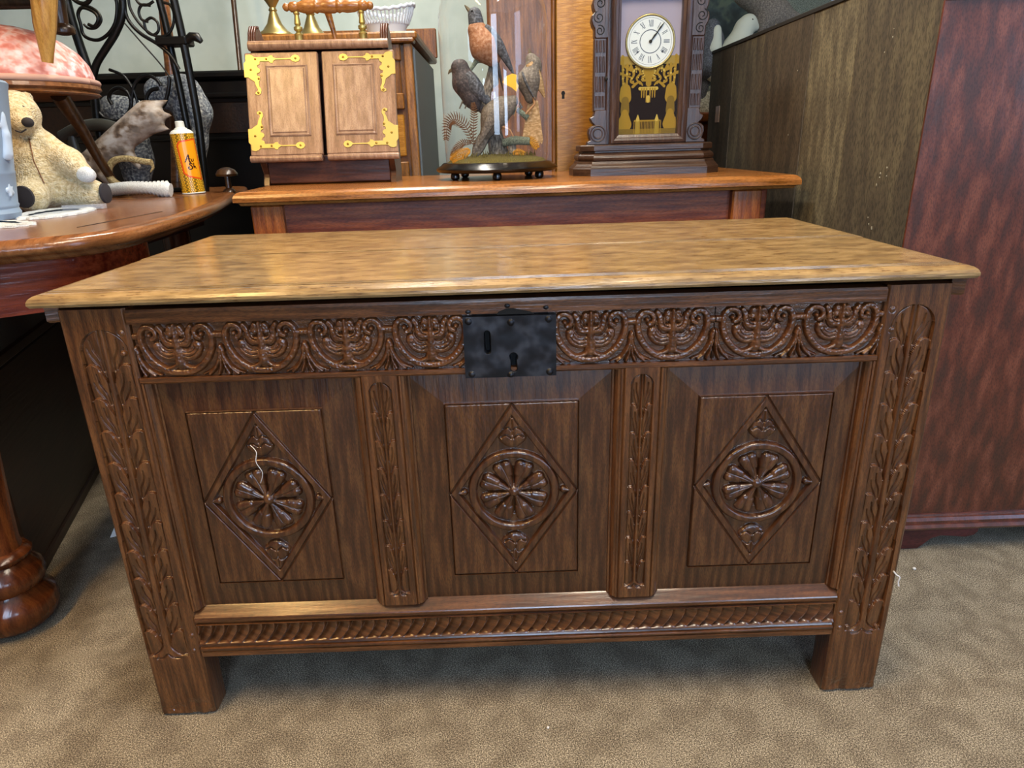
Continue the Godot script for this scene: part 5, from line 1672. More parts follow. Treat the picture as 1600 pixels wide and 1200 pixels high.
	# dial
	var dp := Print.new(420, 420, hex("c6cdca"))
	var ink := hex("3a4450")
	var c := Vector2(0.5, 0.5)
	for rr in [0.455, 0.225]:
		var ring := []
		for i in 121:
			ring.append(c + Vector2.from_angle(TAU * i / 120.0) * rr)
		dp.line(ring, 0.003 if rr > 0.3 else 0.009, 0.003 if rr > 0.3 else 0.009, ink)
	var romans := ["XII", "I", "II", "III", "IIII", "V", "VI", "VII", "VIII", "IX", "X", "XI"]
	for n in 12:
		var up := Vector2.from_angle(TAU * n / 12.0 - PI / 2)
		var right := Vector2(-up.y, up.x)
		var txt: String = romans[n]
		var x := 0.0
		var wd := {"I": 0.026, "V": 0.05, "X": 0.05}
		var total := 0.0
		for ch in txt:
			total += wd[ch]
		x = -total / 2
		for ch in txt:
			var w: float = wd[ch]
			var P := func(px: float, py: float): return c + right * (x + px * w) + up * py
			if ch == "I":
				dp.line([P.call(0.5, 0.29), P.call(0.5, 0.41)], 0.0065, 0.0065, ink)
			elif ch == "V":
				dp.line([P.call(0.15, 0.41), P.call(0.5, 0.29)], 0.0075, 0.0075, ink)
				dp.line([P.call(0.85, 0.41), P.call(0.5, 0.29)], 0.003, 0.003, ink)
			else:
				dp.line([P.call(0.12, 0.41), P.call(0.88, 0.29)], 0.0075, 0.0075, ink)
				dp.line([P.call(0.88, 0.41), P.call(0.12, 0.29)], 0.003, 0.003, ink)
			x += w
	for sx in [-1, 1]:
		dp.dot(c + Vector2(sx * 0.27, 0.20), 0.024, hex("1c2026"))
	var dm := plain("dial_print", Color.WHITE, 0.35)
	dm.albedo_texture = dp.texture()
	var dg := G.new()
	for i in 48:
		var a := Vector2.from_angle(TAU * i / 48.0)
		var b := Vector2.from_angle(TAU * (i + 1) / 48.0)
		var R := 0.0635
		dg.tri(Vector3(0, 0, 0), Vector3(a.x, a.y, 0) * R, Vector3(b.x, b.y, 0) * R, -1, Vector2(0.5, 0.5), Vector2(0.5 + a.x * 0.5, 0.5 - a.y * 0.5), Vector2(0.5 + b.x * 0.5, 0.5 - b.y * 0.5))
	var dial := part("dial", dg.done(), dm, t, Vector3(0.0, 0.345, -0.0385))
	dial.set_meta("label", "white clock dial with Roman numerals")
	var ringp := []
	for i in 49:
		ringp.append(Vector3(cos(TAU * i / 48.0), sin(TAU * i / 48.0), 0) * 0.0655)
	part("bezel", tube_mesh(ringp, [0.0028], 8), M.brass_old, t, Vector3(0, 0.345, -0.0385))
	part("minute_hand", tube_mesh([Vector3(0, 0, 0.003), Vector3(0.018, 0.023, 0.003), Vector3(0.026, 0.034, 0.003), Vector3(0.036, 0.046, 0.003)], [0.0012, 0.0014, 0.0024, 0.0005], 6), M.dark_edge, dial)
	part("hour_hand", tube_mesh([Vector3(0, 0, 0.0022), Vector3(0.012, 0.0155, 0.0022), Vector3(0.020, 0.024, 0.0022)], [0.0016, 0.0028, 0.0006], 6), M.dark_edge, dial)
	var hub := G.new()
	hub.ball(Vector3(0, 0, 0.003), Vector3(0.0046, 0.0046, 0.003), 10)
	part("hub", hub.done(), M.dark_edge, dial)
	part("door_glass", box_mesh(Vector3(0, 0.279, -0.031), Vector3(0.166, 0.35, 0.002), 0.0003), M.clock_glass, t)
	var latch := G.new()
	latch.ball(Vector3(-0.118, 0.255, -0.040), Vector3(0.004, 0.006, 0.004), 8)
	part("door_latch", latch.done(), M.dark_edge, t)


# ---------------------------------------------------------------- things on the dining table
func on_left_table() -> void:
	var T := 0.79
	# pale blue jar with white figures
	var jc := Vector3(-1.185, T, -0.65)
	var j := thing("blue_jar", "pale blue-grey jar with raised white figures at the left edge", "jar", jc)
	var jp := [Vector2(0.076, 0.0), Vector2(0.086, 0.004), Vector2(0.090, 0.016), Vector2(0.086, 0.026), Vector2(0.088, 0.030), Vector2(0.0885, 0.033), Vector2(0.0870, 0.036), Vector2(0.096, 0.098), Vector2(0.0975, 0.102), Vector2(0.0962, 0.106), Vector2(0.122, 0.27), Vector2(0.126, 0.285), Vector2(0.122, 0.29), Vector2(0.115, 0.285), Vector2(0.085, 0.05), Vector2(0.0, 0.045)]
	part("body", lathe_mesh(jp, 40, true, false), M.jasper_blue, j)
	var put := func(a: float, y: float): return Vector3(cos(a), 0, sin(a)) * (0.0825 + (y - 0.03) * 0.145) + Vector3(0, y, 0)
	for a in [-0.12, 0.42, 0.96, 1.5]:
		var f := []
		var n := Vector3(cos(a), 0, sin(a))
		var u := Vector3(-n.z, 0, n.x)
		var p: Vector3 = put.call(a, 0.19)
		f.append([p + Vector3(0, 0.045, 0), p + Vector3(0, 0.043, 0), 0.009, 0.009])
		f.append([p + Vector3(0, 0.030, 0), p + Vector3(0, -0.01, 0), 0.011, 0.010])
		f.append([p + Vector3(0, -0.01, 0), p + Vector3(0, -0.05, 0) - n * 0.006, 0.011, 0.013])
		f.append([p + Vector3(0, 0.025, 0), p + u * 0.022 + Vector3(0, 0.002, 0), 0.006, 0.005])
		f.append([p + Vector3(0, 0.025, 0), p - u * 0.020 + Vector3(0, 0.034, 0), 0.006, 0.005])
		f.append([p + Vector3(0, -0.03, 0), p + u * 0.012 + Vector3(0, -0.055, 0) - n * 0.006, 0.006, 0.005])
		part("white_figure", body(f, 0.0045, 0.006), M.jasper_white, j)
		var fl := []
		var c: Vector3 = put.call(a + 0.05, 0.066)
		for k in 5:
			var q := u * cos(TAU * k / 5.0) * 0.011 + Vector3(0, sin(TAU * k / 5.0) * 0.011, 0)
			fl.append([c, c + q, 0.004, 0.006])
		part("white_flower", body(fl, 0.004, 0.004), M.jasper_white, j)
	# seated bear
	var o := Vector3(-1.19, T, -0.95)
	var b := thing("teddy_bear", "old blond mohair teddy bear sitting on the table behind the blue jar", "teddy bear", o + Vector3(0, 0.003, 0))
	var V := func(x: float, y: float, z: float): return Vector3(x, y, z) - o
	var bones := [
		[V.call(-1.222, 0.862, -0.965), V.call(-1.222, 0.940, -0.970), 0.072, 0.052],
		[V.call(-1.212, 0.866, -0.945), V.call(-1.214, 0.90, -0.95), 0.066, 0.06],
		[V.call(-1.232, 1.030, -0.955), V.call(-1.220, 1.022, -0.945), 0.050, 0.048],
		[V.call(-1.208, 1.008, -0.920), V.call(-1.184, 0.996, -0.900), 0.032, 0.022],
		[V.call(-1.188, 0.945, -0.965), V.call(-1.122, 0.905, -0.945), 0.034, 0.031], [V.call(-1.122, 0.905, -0.945), V.call(-1.078, 0.880, -0.915), 0.030, 0.024],
		[V.call(-1.268, 0.945, -0.95), V.call(-1.30, 0.89, -0.90), 0.034, 0.026],
		[V.call(-1.190, 0.832, -0.960), V.call(-1.095, 0.823, -0.950), 0.042, 0.030], [V.call(-1.095, 0.823, -0.95), V.call(-1.078, 0.824, -0.948), 0.030, 0.033],
		[V.call(-1.225, 0.830, -0.945), V.call(-1.192, 0.824, -0.868), 0.042, 0.033], [V.call(-1.192, 0.824, -0.868), V.call(-1.188, 0.826, -0.860), 0.034, 0.036]]
	part("body", body(bones, 0.006, 0.022), M.mohair, b)
	for e in [Vector3(-1.262, 1.082, -0.955), Vector3(-1.222, 1.058, -0.985)]:
		part("ear", body([[e - o, e - o + Vector3(0.004, 0.004, 0), 0.017, 0.016]], 0.006, 0.01), M.mohair, b)
	var n := G.new()
	n.ball(V.call(-1.166, 1.000, -0.886), Vector3(0.014, 0.012, 0.012), 12)
	part("nose", n.done(), M.felt_dark, b)
	part("mouth", tube_mesh([V.call(-1.196, 0.982, -0.878), V.call(-1.182, 0.977, -0.876), V.call(-1.170, 0.984, -0.880)], [0.002], 5), M.felt_dark, b)
	for e in [Vector3(-1.218, 1.040, -0.904), Vector3(-1.188, 1.036, -0.916)]:
		var ey := G.new()
		ey.ball(e - o, Vector3.ONE * 0.006, 10)
		part("eye", ey.done(), M.eye_glass, b)
	part("foot_pad", lathe_mesh([Vector2(0.0, 0), Vector2(0.026, 0.0), Vector2(0.025, 0.006), Vector2(0.012, 0.009), Vector2(0.0, 0.010)], 18), M.felt_dark, b, V.call(-1.050, 0.824, -0.944), Vector3(0.35, 0, -PI / 2))
	part("foot_pad", lathe_mesh([Vector2(0.0, 0), Vector2(0.027, 0.0), Vector2(0.026, 0.006), Vector2(0.012, 0.009), Vector2(0.0, 0.010)], 18), M.felt_dark, b, V.call(-1.186, 0.827, -0.830), Vector3(PI / 2, 0.0, 0))
	part("paw_pad", body([[V.call(-1.068, 0.874, -0.908), V.call(-1.060, 0.872, -0.905), 0.021, 0.019]], 0.005, 0.01), M.lace, b)
	part("belly_seam", tube_mesh([V.call(-1.196, 0.965, -0.922), V.call(-1.176, 0.91, -0.887), V.call(-1.166, 0.855, -0.890)], [0.0016], 5), M.chair_wood, b)
	# pink upholstered chair standing on the table
	var co := Vector3(-1.385, T, -1.17)
	var c := thing("upholstered_chair", "chair with domed pink floral seat and wooden rail, standing on the dining table", "chair", co)
	var so := PackedVector2Array()
	for i in 40:
		var a := TAU * i / 40.0
		so.append(Vector2(cos(a) * 0.238, sin(a) * 0.225))
	var g := G.new()
	g.slab(so, [Vector2(0.05, 0.290), Vector2(0.012, 0.291), Vector2(0.004, 0.295), Vector2(0.010, 0.302), Vector2(0.0, 0.308), Vector2(0.002, 0.318), Vector2(0.012, 0.322)], PackedVector2Array(), false)
	part("seat_rail", g.done(), M.chair_wood, c)
	var br := []
	for i in 41:
		var a := TAU * i / 40.0
		br.append(Vector3(cos(a) * 0.231, 0.327, sin(a) * 0.218))
	part("braid", tube_mesh(br, [0.0085], 8), M.braid, c)
	var prof := []
	for q in [Vector2(0.226, 0.322), Vector2(0.226, 0.345), Vector2(0.218, 0.375), Vector2(0.198, 0.405), Vector2(0.165, 0.432), Vector2(0.12, 0.455), Vector2(0.07, 0.468), Vector2(0.02, 0.472), Vector2(0.0, 0.472)]:
		prof.append(q)
	part("seat_cushion", lathe_mesh(prof, 40, true, false, 1.0, 0.95), M.damask, c)
	for l in [[Vector3(0.155, 0.295, 0.02), Vector3(0.130, 0.215, -0.09), Vector3(0.112, 0.125, -0.18), Vector3(0.105, 0.0, -0.29)], [Vector3(-0.155, 0.295, 0.12), Vector3(-0.17, 0.15, 0.16), Vector3(-0.165, 0.0, 0.20)], [Vector3(-0.155, 0.295, -0.10), Vector3(-0.17, 0.15, -0.17), Vector3(-0.185, 0.0, -0.28)], [Vector3(0.02, 0.295, 0.15), Vector3(-0.005, 0.15, 0.20), Vector3(-0.02, 0.0, 0.24)]]:
		part("leg", tube_mesh(spline(l, 4), [0.024, 0.024, 0.022, 0.020, 0.018, 0.017, 0.016, 0.016, 0.015, 0.015, 0.014, 0.014, 0.014], 8), M.dark_leg, c)
	# upturned stool resting on it
	var s := thing("wooden_stool", "wooden stool with pale and dark legs stacked on the pink chair seat", "stool", Vector3(-1.30, 1.24, -1.15))
	var so2 := Vector3(-1.30, 1.24, -1.15)
	part("leg", tube_mesh([Vector3(-1.163, 1.150, -1.02) - so2, Vector3(-1.157, 1.185, -1.02) - so2, Vector3(-1.148, 1.235, -1.02) - so2, Vector3(-1.129, 1.320, -1.02) - so2, Vector3(-1.11, 1.42, -1.02) - so2], [0.013, 0.018, 0.026, 0.031, 0.031], 12), M.pale_leg, s).set_meta("label", "pale brown tapering leg")
	part("leg", lathe_mesh([Vector2(0.012, 0.0), Vector2(0.030, 0.004), Vector2(0.032, 0.014), Vector2(0.026, 0.026), Vector2(0.018, 0.03), Vector2(0.020, 0.06), Vector2(0.024, 0.10), Vector2(0.022, 0.18)], 16), M.dark_leg, s, Vector3(-1.262, 1.253, -1.30) - so2).set_meta("label", "dark turned leg")
	part("stretcher", tube_mesh([Vector3(-1.60, 1.335, -1.25) - so2, Vector3(-1.26, 1.335, -1.26) - so2, Vector3(-1.13, 1.335, -1.05) - so2], [0.02], 8), M.dark_leg, s)
	part("seat", box_mesh(Vector3(-0.05, 0.19, 0.02), Vector3(0.46, 0.035, 0.40), 0.008), M.dark_leg, s)
	# wrought iron stand
	var io := Vector3(-1.2, T, -1.55)
	var w := thing("iron_stand", "black wrought iron stand with scrolls behind the pink chair", "stand", io)
	var I := func(p: Array, r: float, sides := 8, z := 0.0):
		return tube_mesh(spline(p.map(func(q): return Vector3(q.x, q.y, z)), 5), [r], sides)
	part("upright", I.call([Vector2(-0.178, 0.75), Vector2(-0.173, 0.618), Vector2(-0.169, 0.536), Vector2(-0.161, 0.467), Vector2(-0.152, 0.394), Vector2(-0.151, 0.316), Vector2(-0.160, 0.217), Vector2(-0.162, 0.0)], 0.0145), M.wrought_iron, w)
	part("upright", I.call([Vector2(0.165, 0.75), Vector2(0.168, 0.606), Vector2(0.174, 0.509), Vector2(0.177, 0.421), Vector2(0.179, 0.308), Vector2(0.178, 0.198), Vector2(0.163, 0.0)], 0.0135), M.wrought_iron, w)
	part("upright", I.call([Vector2(0.105, 0.75), Vector2(0.107, 0.608), Vector2(0.113, 0.539), Vector2(0.117, 0.436), Vector2(0.121, 0.349), Vector2(0.123, 0.250), Vector2(0.125, 0.0)], 0.012, 8, -0.035), M.wrought_iron, w)
	part("bar", I.call([Vector2(0.008, 0.75), Vector2(0.006, 0.610), Vector2(-0.006, 0.551), Vector2(-0.039, 0.501), Vector2(-0.083, 0.454), Vector2(-0.123, 0.409), Vector2(-0.148, 0.356)], 0.012), M.wrought_iron, w)
	part("bar", I.call([Vector2(0.014, 0.610), Vector2(0.007, 0.559), Vector2(0.018, 0.526), Vector2(0.046, 0.496), Vector2(0.089, 0.468), Vector2(0.124, 0.435), Vector2(0.146, 0.391)], 0.006), M.wrought_iron, w)
	part("rod", I.call([Vector2(-0.007, 0.536), Vector2(0.025, 0.492), Vector2(0.062, 0.443), Vector2(0.090, 0.404), Vector2(0.115, 0.360)], 0.0025, 6), M.wrought_iron, w)
	var scrolls := [
		[[Vector2(-0.015, 0.70), Vector2(-0.015, 0.611), Vector2(-0.017, 0.575), Vector2(-0.032, 0.533), Vector2(-0.060, 0.502), Vector2(-0.095, 0.484), Vector2(-0.126, 0.487), Vector2(-0.143, 0.502), Vector2(-0.144, 0.530), Vector2(-0.145, 0.559), Vector2(-0.129, 0.577), Vector2(-0.105, 0.571), Vector2(-0.088, 0.558), Vector2(-0.086, 0.540), Vector2(-0.102, 0.523), Vector2(-0.120, 0.529)], 0.0055],
		[[Vector2(-0.165, 0.62), Vector2(-0.140, 0.594), Vector2(-0.110, 0.590), Vector2(-0.085, 0.62), Vector2(-0.09, 0.66)], 0.007],
		[[Vector2(-0.127, 0.584), Vector2(-0.100, 0.578), Vector2(-0.079, 0.561), Vector2(-0.076, 0.539), Vector2(-0.097, 0.519), Vector2(-0.122, 0.518), Vector2(-0.134, 0.530)], 0.004],
		[[Vector2(0.025, 0.68), Vector2(0.025, 0.606), Vector2(0.024, 0.574), Vector2(0.037, 0.540), Vector2(0.062, 0.508), Vector2(0.095, 0.489), Vector2(0.129, 0.494), Vector2(0.151, 0.519), Vector2(0.161, 0.552), Vector2(0.154, 0.578), Vector2(0.133, 0.586)], 0.0045],
		[[Vector2(0.047, 0.65), Vector2(0.047, 0.606), Vector2(0.057, 0.584), Vector2(0.081, 0.580), Vector2(0.103, 0.590)], 0.0045],
		[[Vector2(0.090, 0.578), Vector2(0.064, 0.580), Vector2(0.050, 0.562), Vector2(0.054, 0.540), Vector2(0.073, 0.532)], 0.0045],
		[[Vector2(0.060, 0.535), Vector2(0.063, 0.506), Vector2(0.082, 0.494), Vector2(0.102, 0.506), Vector2(0.103, 0.530), Vector2(0.086, 0.543), Vector2(0.068, 0.536)], 0.0045],
		[[Vector2(-0.153, 0.316), Vector2(-0.151, 0.273), Vector2(-0.128, 0.244), Vector2(-0.090, 0.237), Vector2(-0.056, 0.254), Vector2(-0.034, 0.288), Vector2(-0.037, 0.321), Vector2(-0.059, 0.338), Vector2(-0.086, 0.332), Vector2(-0.104, 0.311), Vector2(-0.098, 0.289)], 0.0065],
		[[Vector2(-0.083, 0.395), Vector2(-0.042, 0.376), Vector2(-0.022, 0.343), Vector2(-0.014, 0.313), Vector2(-0.012, 0.283)], 0.005],
		[[Vector2(0.108, 0.369), Vector2(0.104, 0.345), Vector2(0.090, 0.310), Vector2(0.072, 0.281), Vector2(0.043, 0.268), Vector2(0.022, 0.278), Vector2(0.021, 0.306), Vector2(0.041, 0.329), Vector2(0.067, 0.334)], 0.0065],
		[[Vector2(-0.035, 0.284), Vector2(-0.018, 0.333), Vector2(0.006, 0.363), Vector2(0.038, 0.374), Vector2(0.065, 0.362), Vector2(0.077, 0.342)], 0.006]]
	for q in scrolls:
		part("scroll", I.call(q[0], q[1], 7), M.wrought_iron, w)
	part("brace", box_mesh(Vector3(0.140, 0.474, -0.02), Vector3(0.10, 0.026, 0.07), 0.004), M.wrought_iron, w)
	part("knob", tube_mesh([Vector3(0.185, 0.474, 0.0), Vector3(0.205, 0.486, 0.0), Vector3(0.222, 0.484, 0.0), Vector3(0.234, 0.470, 0.0)], [0.012, 0.014, 0.015, 0.008], 10), M.wrought_iron, w)
	part("foot_bar", tube_mesh([Vector3(-0.17, 0.008, 0.0), Vector3(0.17, 0.008, 0.0)], [0.008], 8), M.wrought_iron, w)
	# stuffed and dried oddments heaped among the scrolls
	var sp := body([[Vector3(-1.19, 1.12, -1.68), Vector3(-1.11, 1.115, -1.68), 0.052, 0.058], [Vector3(-1.11, 1.115, -1.68), Vector3(-1.085, 1.055, -1.68), 0.058, 0.058], [Vector3(-1.085, 1.055, -1.68), Vector3(-1.11, 0.96, -1.68), 0.058, 0.05], [Vector3(-1.11, 0.96, -1.68), Vector3(-1.13, 0.84, -1.68), 0.05, 0.046]], 0.012, 0.03)
	tag(part("speckled_bundle", sp, M.speckled_plumage), "speckled blue-grey rounded bundle behind the iron scrolls", "bundle")
	var s2 := body([[Vector3(-1.36, 1.07, -1.68), Vector3(-1.30, 1.05, -1.68), 0.05, 0.055], [Vector3(-1.31, 1.05, -1.68), Vector3(-1.32, 0.90, -1.68), 0.05, 0.055], [Vector3(-1.32, 0.90, -1.68), Vector3(-1.33, 0.84, -1.68), 0.05, 0.047]], 0.012, 0.03)
	tag(part("speckled_bundle", s2, M.speckled_plumage), "dark speckled bundle behind the left round scroll of the iron stand", "bundle")
	var dr := thing("driftwood", "mottled grey-brown piece of driftwood slanting up towards the spray can", "driftwood", Vector3(-1.215, T, -1.46))
	part("limb", body([[Vector3(-0.150, 0.105, 0.0), Vector3(0.075, 0.245, 0.0), 0.036, 0.048], [Vector3(0.075, 0.268, 0), Vector3(0.135, 0.290, -0.01), 0.020, 0.006], [Vector3(0.08, 0.245, 0), Vector3(0.145, 0.246, 0.0), 0.024, 0.006], [Vector3(0.06, 0.215, 0), Vector3(0.130, 0.205, 0.0), 0.024, 0.006], [Vector3(-0.14, 0.11, 0.0), Vector3(-0.20, 0.105, -0.01), 0.026, 0.007], [Vector3(-0.135, 0.105, 0.0), Vector3(-0.07, 0.018, 0.01), 0.026, 0.017], [Vector3(-0.03, 0.16, 0.0), Vector3(0.02, 0.09, 0.02), 0.026, 0.008]], 0.008, 0.012), M.hide, dr)
	var an := thing("antler", "small yellowish antler with a hooked tip left of the spray can", "antler", Vector3(-1.2, T, -1.40))
	part("beam", tube_mesh(spline([Vector3(-0.030, 0.012, -0.02), Vector3(-0.070, 0.05, 0.0), Vector3(-0.075, 0.085, 0.0), Vector3(-0.050, 0.112, 0.0), Vector3(-0.01, 0.118, 0.0), Vector3(0.04, 0.108, 0.0), Vector3(0.068, 0.104, 0.0)], 4), [0.014, 0.014, 0.013, 0.013, 0.012, 0.012, 0.012, 0.012, 0.012, 0.011, 0.011, 0.011, 0.011, 0.011, 0.010, 0.010, 0.010], 8), M.antler, an)
	part("tine", tube_mesh([Vector3(0.066, 0.104, 0.0), Vector3(0.070, 0.088, 0.0), Vector3(0.058, 0.074, 0.0)], [0.008, 0.005, 0.002], 6), M.antler, an)
	var hn := thing("horn", "curved dark horn lying behind the driftwood", "horn", Vector3(-1.37, T, -1.50))
	part("curve", tube_mesh(spline([Vector3(-0.09, 0.19, 0.0), Vector3(-0.03, 0.215, 0.0), Vector3(0.04, 0.225, 0.0), Vector3(0.10, 0.21, 0.0), Vector3(0.15, 0.17, 0.0)], 4), [0.020], 8), plain("horn_grey", Color(0.22, 0.22, 0.2), 0.35), hn)
	part("stem", tube_mesh([Vector3(-0.06, 0.20, 0.0), Vector3(-0.05, 0.1, 0.0), Vector3(-0.04, 0.0, 0.0)], [0.016], 8), M.horn_grey, hn)
	# spray can
	var can := thing("spray_can", "yellow honeycomb-patterned spray can with white nozzle", "spray can", Vector3(-1.035, T, -1.45))
	can.rotation.z = 0.03
	var cp := Print.new(512, 512, hex("e2a50e"))
	# the label: u runs round the can, its middle faces the room
	for row in 34:
		for col in 34:
			var p := Vector2((col + 0.5 * (row % 2)) / 34.0, (row + 0.5) / 34.0)
			if p.x < 0.36 or p.x > 0.87:
				continue
			cp.dot(p, 0.0145, hex("4a3a12"))
	for row in 34:
		for col in 34:
			var p := Vector2((col + 0.5 * (row % 2)) / 34.0, (row + 0.5) / 34.0)
			if p.x < 0.36 or p.x > 0.87:
				continue
			cp.dot(p, 0.0098, hex("f2c43a") if fposmod(p.x * 7.3, 1.0) < 0.8 else hex("6a5a22"))
	cp.rect(0.415, 0.06, 0.035, 0.88, hex("5c5226"))
	var panel := [Vector2(0.52, 0.20), Vector2(0.56, 0.14), Vector2(0.80, 0.10), Vector2(0.80, 0.78), Vector2(0.60, 0.72), Vector2(0.54, 0.66)]
	for y in range(40, 410):
		for x in range(240, 420):
			if Geometry2D.is_point_in_polygon(Vector2(x / 512.0, y / 512.0), PackedVector2Array(panel)):
				cp.im.set_pixel(x, y, hex("e39a18"))
	panel.append(panel[0])
	cp.line(panel, 0.013, 0.013, hex("d4501a"))
	# script lettering: a capital A over a capital S, each followed by a letter lost round the side
	var ink := hex("33150c")
	cp.line(spline([Vector2(0.585, 0.475), Vector2(0.60, 0.455), Vector2(0.635, 0.375), Vector2(0.645, 0.37), Vector2(0.645, 0.47), Vector2(0.66, 0.48)], 8), 0.007, 0.010, ink)
	cp.line(spline([Vector2(0.60, 0.435), Vector2(0.63, 0.425), Vector2(0.66, 0.425)], 6), 0.006, 0.006, ink)
	cp.line(spline([Vector2(0.675, 0.43), Vector2(0.68, 0.47), Vector2(0.70, 0.465), Vector2(0.705, 0.43)], 6), 0.007, 0.007, ink)
	cp.line(spline([Vector2(0.675, 0.515), Vector2(0.655, 0.50), Vector2(0.64, 0.52), Vector2(0.665, 0.55), Vector2(0.665, 0.59), Vector2(0.63, 0.60), Vector2(0.615, 0.575), Vector2(0.63, 0.56)], 8), 0.009, 0.009, ink)
	cp.line(spline([Vector2(0.70, 0.50), Vector2(0.69, 0.58), Vector2(0.71, 0.55), Vector2(0.72, 0.59)], 6), 0.007, 0.007, ink)
	var cm := plain("can_print", Color.WHITE, 0.25)
	cm.albedo_texture = cp.texture()
	var cg := G.new()
	cg.lathe([Vector2(0.036, 0.004), Vector2(0.036, 0.190)], 48, false, false, 1.0, 1.0, true)
	part("label_body", cg.done(), cm, can, Vector3.ZERO, Vector3(0, 1.24, 0))
	part("rim", lathe_mesh([Vector2(0.033, 0.0), Vector2(0.037, 0.002), Vector2(0.0365, 0.005)], 32), M.tin_white, can)
	part("shoulder", lathe_mesh([Vector2(0.0365, 0.189), Vector2(0.035, 0.193), Vector2(0.029, 0.199), Vector2(0.022, 0.202)], 32), M.tin_white, can)
	part("nozzle", lathe_mesh([Vector2(0.020, 0.202), Vector2(0.020, 0.205), Vector2(0.014, 0.208), Vector2(0.0135, 0.226), Vector2(0.010, 0.228)], 20), M.tin_white, can)
	# lace and other small things
	var dl := PackedVector2Array()
	for i in 72:
		var a := TAU * i / 72.0
		var r := 1.0 + 0.05 * sin(i * PI * 0.5)
		dl.append(Vector2(cos(a) * 0.075 * r, sin(a) * 0.15 * r))
	var dg := G.new()
	dg.slab(dl, [Vector2(0, 0.0), Vector2(0.001, 0.004), Vector2(0.012, 0.007), Vector2(0.03, 0.004)])
	var doily := part("doily", dg.done(), M.lace)
	doily.position = Vector3(-1.095, T + 0.0005, -0.79)
	doily.rotation.y = 0.2
	tag(doily, "white scalloped lace doily under the teddy bear's feet", "doily")
	var dg2 := G.new()
	dg2.slab(dl, [Vector2(0, 0.0), Vector2(0.001, 0.003), Vector2(0.02, 0.004)])
	var d2 := part("doily", dg2.done(), M.lace)
	d2.position = Vector3(-1.12, T + 0.0005, -0.555)
	d2.rotation.y = 1.2
	tag(d2, "white lace doily edge at the front of the blue jar", "doily")
	var lc := thing("lace_strip", "crumpled white crocheted lace strip lying in front of the antler", "lace", Vector3(-1.205, T, -1.36))
	var lp := []
	var lr := []
	for i in 40:
		var u := i / 39.0
		lp.append(Vector3(-0.09 + 0.24 * u, 0.018 + 0.012 * sin(u * 3.0), 0.03 * sin(u * 2.0)))
		lr.append(0.013 + (0.008 if i % 2 else 0.0) + 0.008 * smoothstep(0.7, 0.95, u) * (1.0 - smoothstep(0.97, 1.0, u)))
	part("ruffle", tube_mesh(lp, lr, 10), M.lace, lc)
	var pl := part("plastic_block", box_mesh(Vector3(0, 0.006, 0), Vector3(0.10, 0.012, 0.022), 0.001), M.clear_plastic)
	pl.position = Vector3(-1.085, T + 0.001, -0.90)
	pl.rotation.y = 0.15
	tag(pl, "clear plastic bar lying on the table by the teddy bear's foot", "bar")


func on_panelled_cabinet() -> void:
	var Y := 1.274
	var prof := [Vector2(0.056, 0.0), Vector2(0.060, 0.004), Vector2(0.056, 0.010), Vector2(0.040, 0.020), Vector2(0.024, 0.040), Vector2(0.014, 0.068), Vector2(0.011, 0.076), Vector2(0.014, 0.080), Vector2(0.010, 0.088), Vector2(0.016, 0.098), Vector2(0.024, 0.110), Vector2(0.026, 0.116), Vector2(0.022, 0.122), Vector2(0.024, 0.128), Vector2(0.014, 0.134), Vector2(0.010, 0.150), Vector2(0.013, 0.20), Vector2(0.020, 0.206), Vector2(0.016, 0.21)]
	var c := thing("brass_candlestick", "brass candlestick on the panelled cabinet, left of the coal box handle", "candlestick", Vector3(-0.735, Y, -1.60), 0.0, "brass candlesticks on the cabinet")
	part("base", lathe_mesh(prof.slice(0, 7), 28, true, true), M.brass_old, c)
	part("stem", lathe_mesh(prof.slice(6), 24, true, true), M.brass_old, c)
	var d: Node3D = c.duplicate()
	d.name = numbered("brass_candlestick")
	add_child(d)
	d.position = Vector3(-0.640, Y, -1.71)
	d.scale = Vector3(1.12, 1.05, 1.12)
	tag(d, "brass candlestick on the panelled cabinet, directly behind the coal box handle", "candlestick", "brass candlesticks on the cabinet")
	# pierced white basket
	var b := thing("porcelain_basket", "white porcelain basket with pierced sides and a wavy rim", "basket", Vector3(-0.37, Y, -1.63))
	var rings := []
	var rin := []
	var n := 60
	for q in [[0.060, 0.0, 0.0], [0.062, 0.006, 0.0], [0.068, 0.022, 0.0], [0.075, 0.036, 0.0]]:
		var r := PackedVector3Array()
		for i in n:
			var a := -TAU * i / n
			r.append(Vector3(cos(a) * q[0], q[1], sin(a) * q[0] * 0.75))
		rings.append(r)
	var g := G.new()
	g.loft(rings, true, true, true, [1, 1, 1])
	part("bowl", g.done(), M.porcelain, b)
	var wave := func(a: float): return 0.080 + 0.010 * cos(2.0 * a)
	for i in 44:
		var a := TAU * i / 44.0
		var y1: float = wave.call(a)
		part("pierced_bar", tube_mesh([Vector3(cos(a) * 0.074, 0.032, sin(a) * 0.0555), Vector3(cos(a + 0.05) * 0.088, (0.032 + y1) / 2, sin(a + 0.05) * 0.066), Vector3(cos(a + 0.05) * 0.097, y1, sin(a + 0.05) * 0.0727)], [0.0032], 5), M.porcelain, b)
	var rim := []
	for i in 91:
		var a := TAU * i / 90.0
		rim.append(Vector3(cos(a) * 0.097, wave.call(a) + 0.002 * sin(i * PI * 0.5), sin(a) * 0.0727))
	part("rim", tube_mesh(rim, [0.0058], 7), M.porcelain, b)


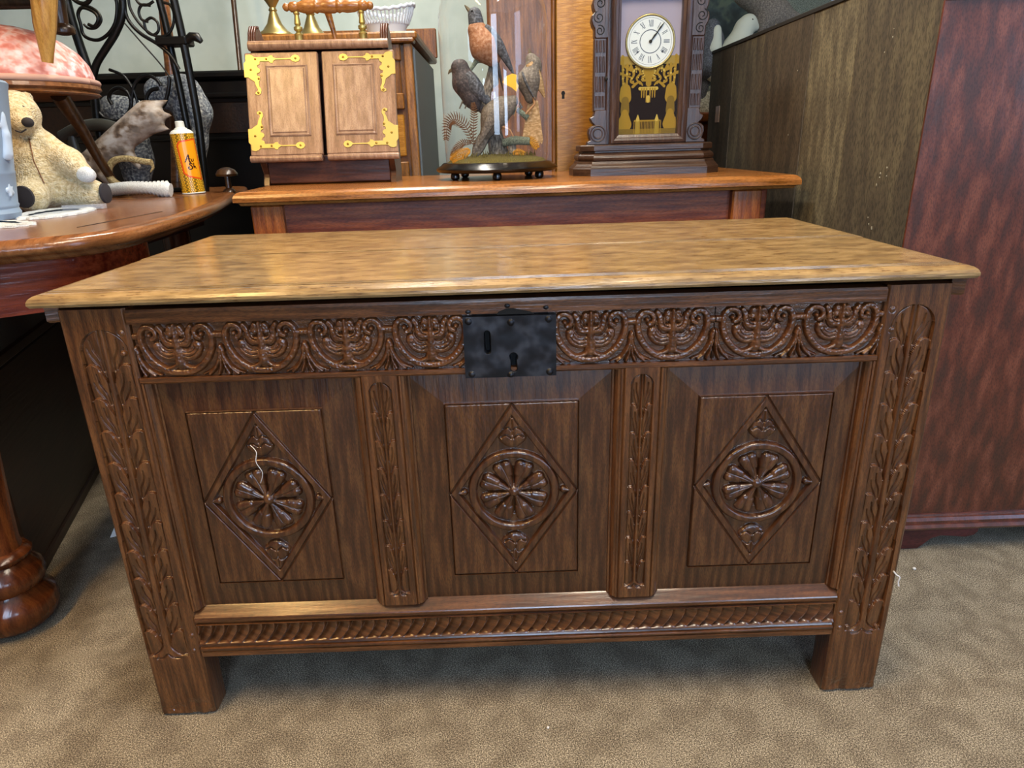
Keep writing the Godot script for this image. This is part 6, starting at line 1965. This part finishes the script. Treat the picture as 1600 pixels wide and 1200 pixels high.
func small_bits() -> void:
	var th := part("white_thread", tube_mesh(spline([Vector3(-0.392, 0.511, -0.003), Vector3(-0.382, 0.503, 0.004), Vector3(-0.384, 0.487, 0.006), Vector3(-0.378, 0.468, 0.004), Vector3(-0.386, 0.448, -0.002)], 5), [0.0006], 5), M.thread_white)
	tag(th, "thin white thread hanging over the left panel's carved flower", "thread")
	var fl := part("white_thread", tube_mesh(spline([Vector3(0.617, 0.250, 0.001), Vector3(0.622, 0.244, 0.003), Vector3(0.627, 0.240, 0.004), Vector3(0.6265, 0.230, 0.003), Vector3(0.629, 0.222, 0.003)], 5), [0.0014], 5), M.thread_white)
	tag(fl, "short white string caught on the right edge of the chest", "thread")
	var sc := part("paper_scrap", plate_mesh(PackedVector2Array([Vector2(-0.03, 0.0), Vector2(0.03, 0.0), Vector2(0.012, 0.035), Vector2(-0.004, 0.045)]), -0.004, 0.004, 0.001), M.thread_white)
	sc.position = Vector3(-1.005, 0.0005, -0.60)
	sc.rotation = Vector3(-0.3, 0.4, 0)
	tag(sc, "torn white paper scrap on the carpet by the stored box", "paper")
	var kb := thing("bell_push", "small dark domed knob on the table corner, left of the coal box", "knob", Vector3(-0.935, 0.79, -1.50))
	part("stem", lathe_mesh([Vector2(0.022, 0.0), Vector2(0.018, 0.006), Vector2(0.010, 0.012), Vector2(0.009, 0.052)], 16), M.dark_leg, kb)
	part("cap", lathe_mesh([Vector2(0.008, 0.050), Vector2(0.034, 0.052), Vector2(0.036, 0.058), Vector2(0.028, 0.071), Vector2(0.012, 0.079), Vector2(0.003, 0.080)], 20), M.dark_leg, kb)
	# lint on the carpet
	for q in [[0.895, -0.34, 0.004, "tiny white speck of lint on the shadowed carpet right of the chest"], [0.045, 0.055, 0.0025, "tiny pale speck of lint on the carpet below the chest's middle"]]:
		var g := G.new()
		g.ball(Vector3(0, q[2] * 0.8, 0), Vector3(q[2], q[2] * 0.8, q[2]), 8)
		var l := part("lint", g.done(), M.thread_white)
		l.position = Vector3(q[0], 0, q[1])
		tag(l, q[3], "lint")
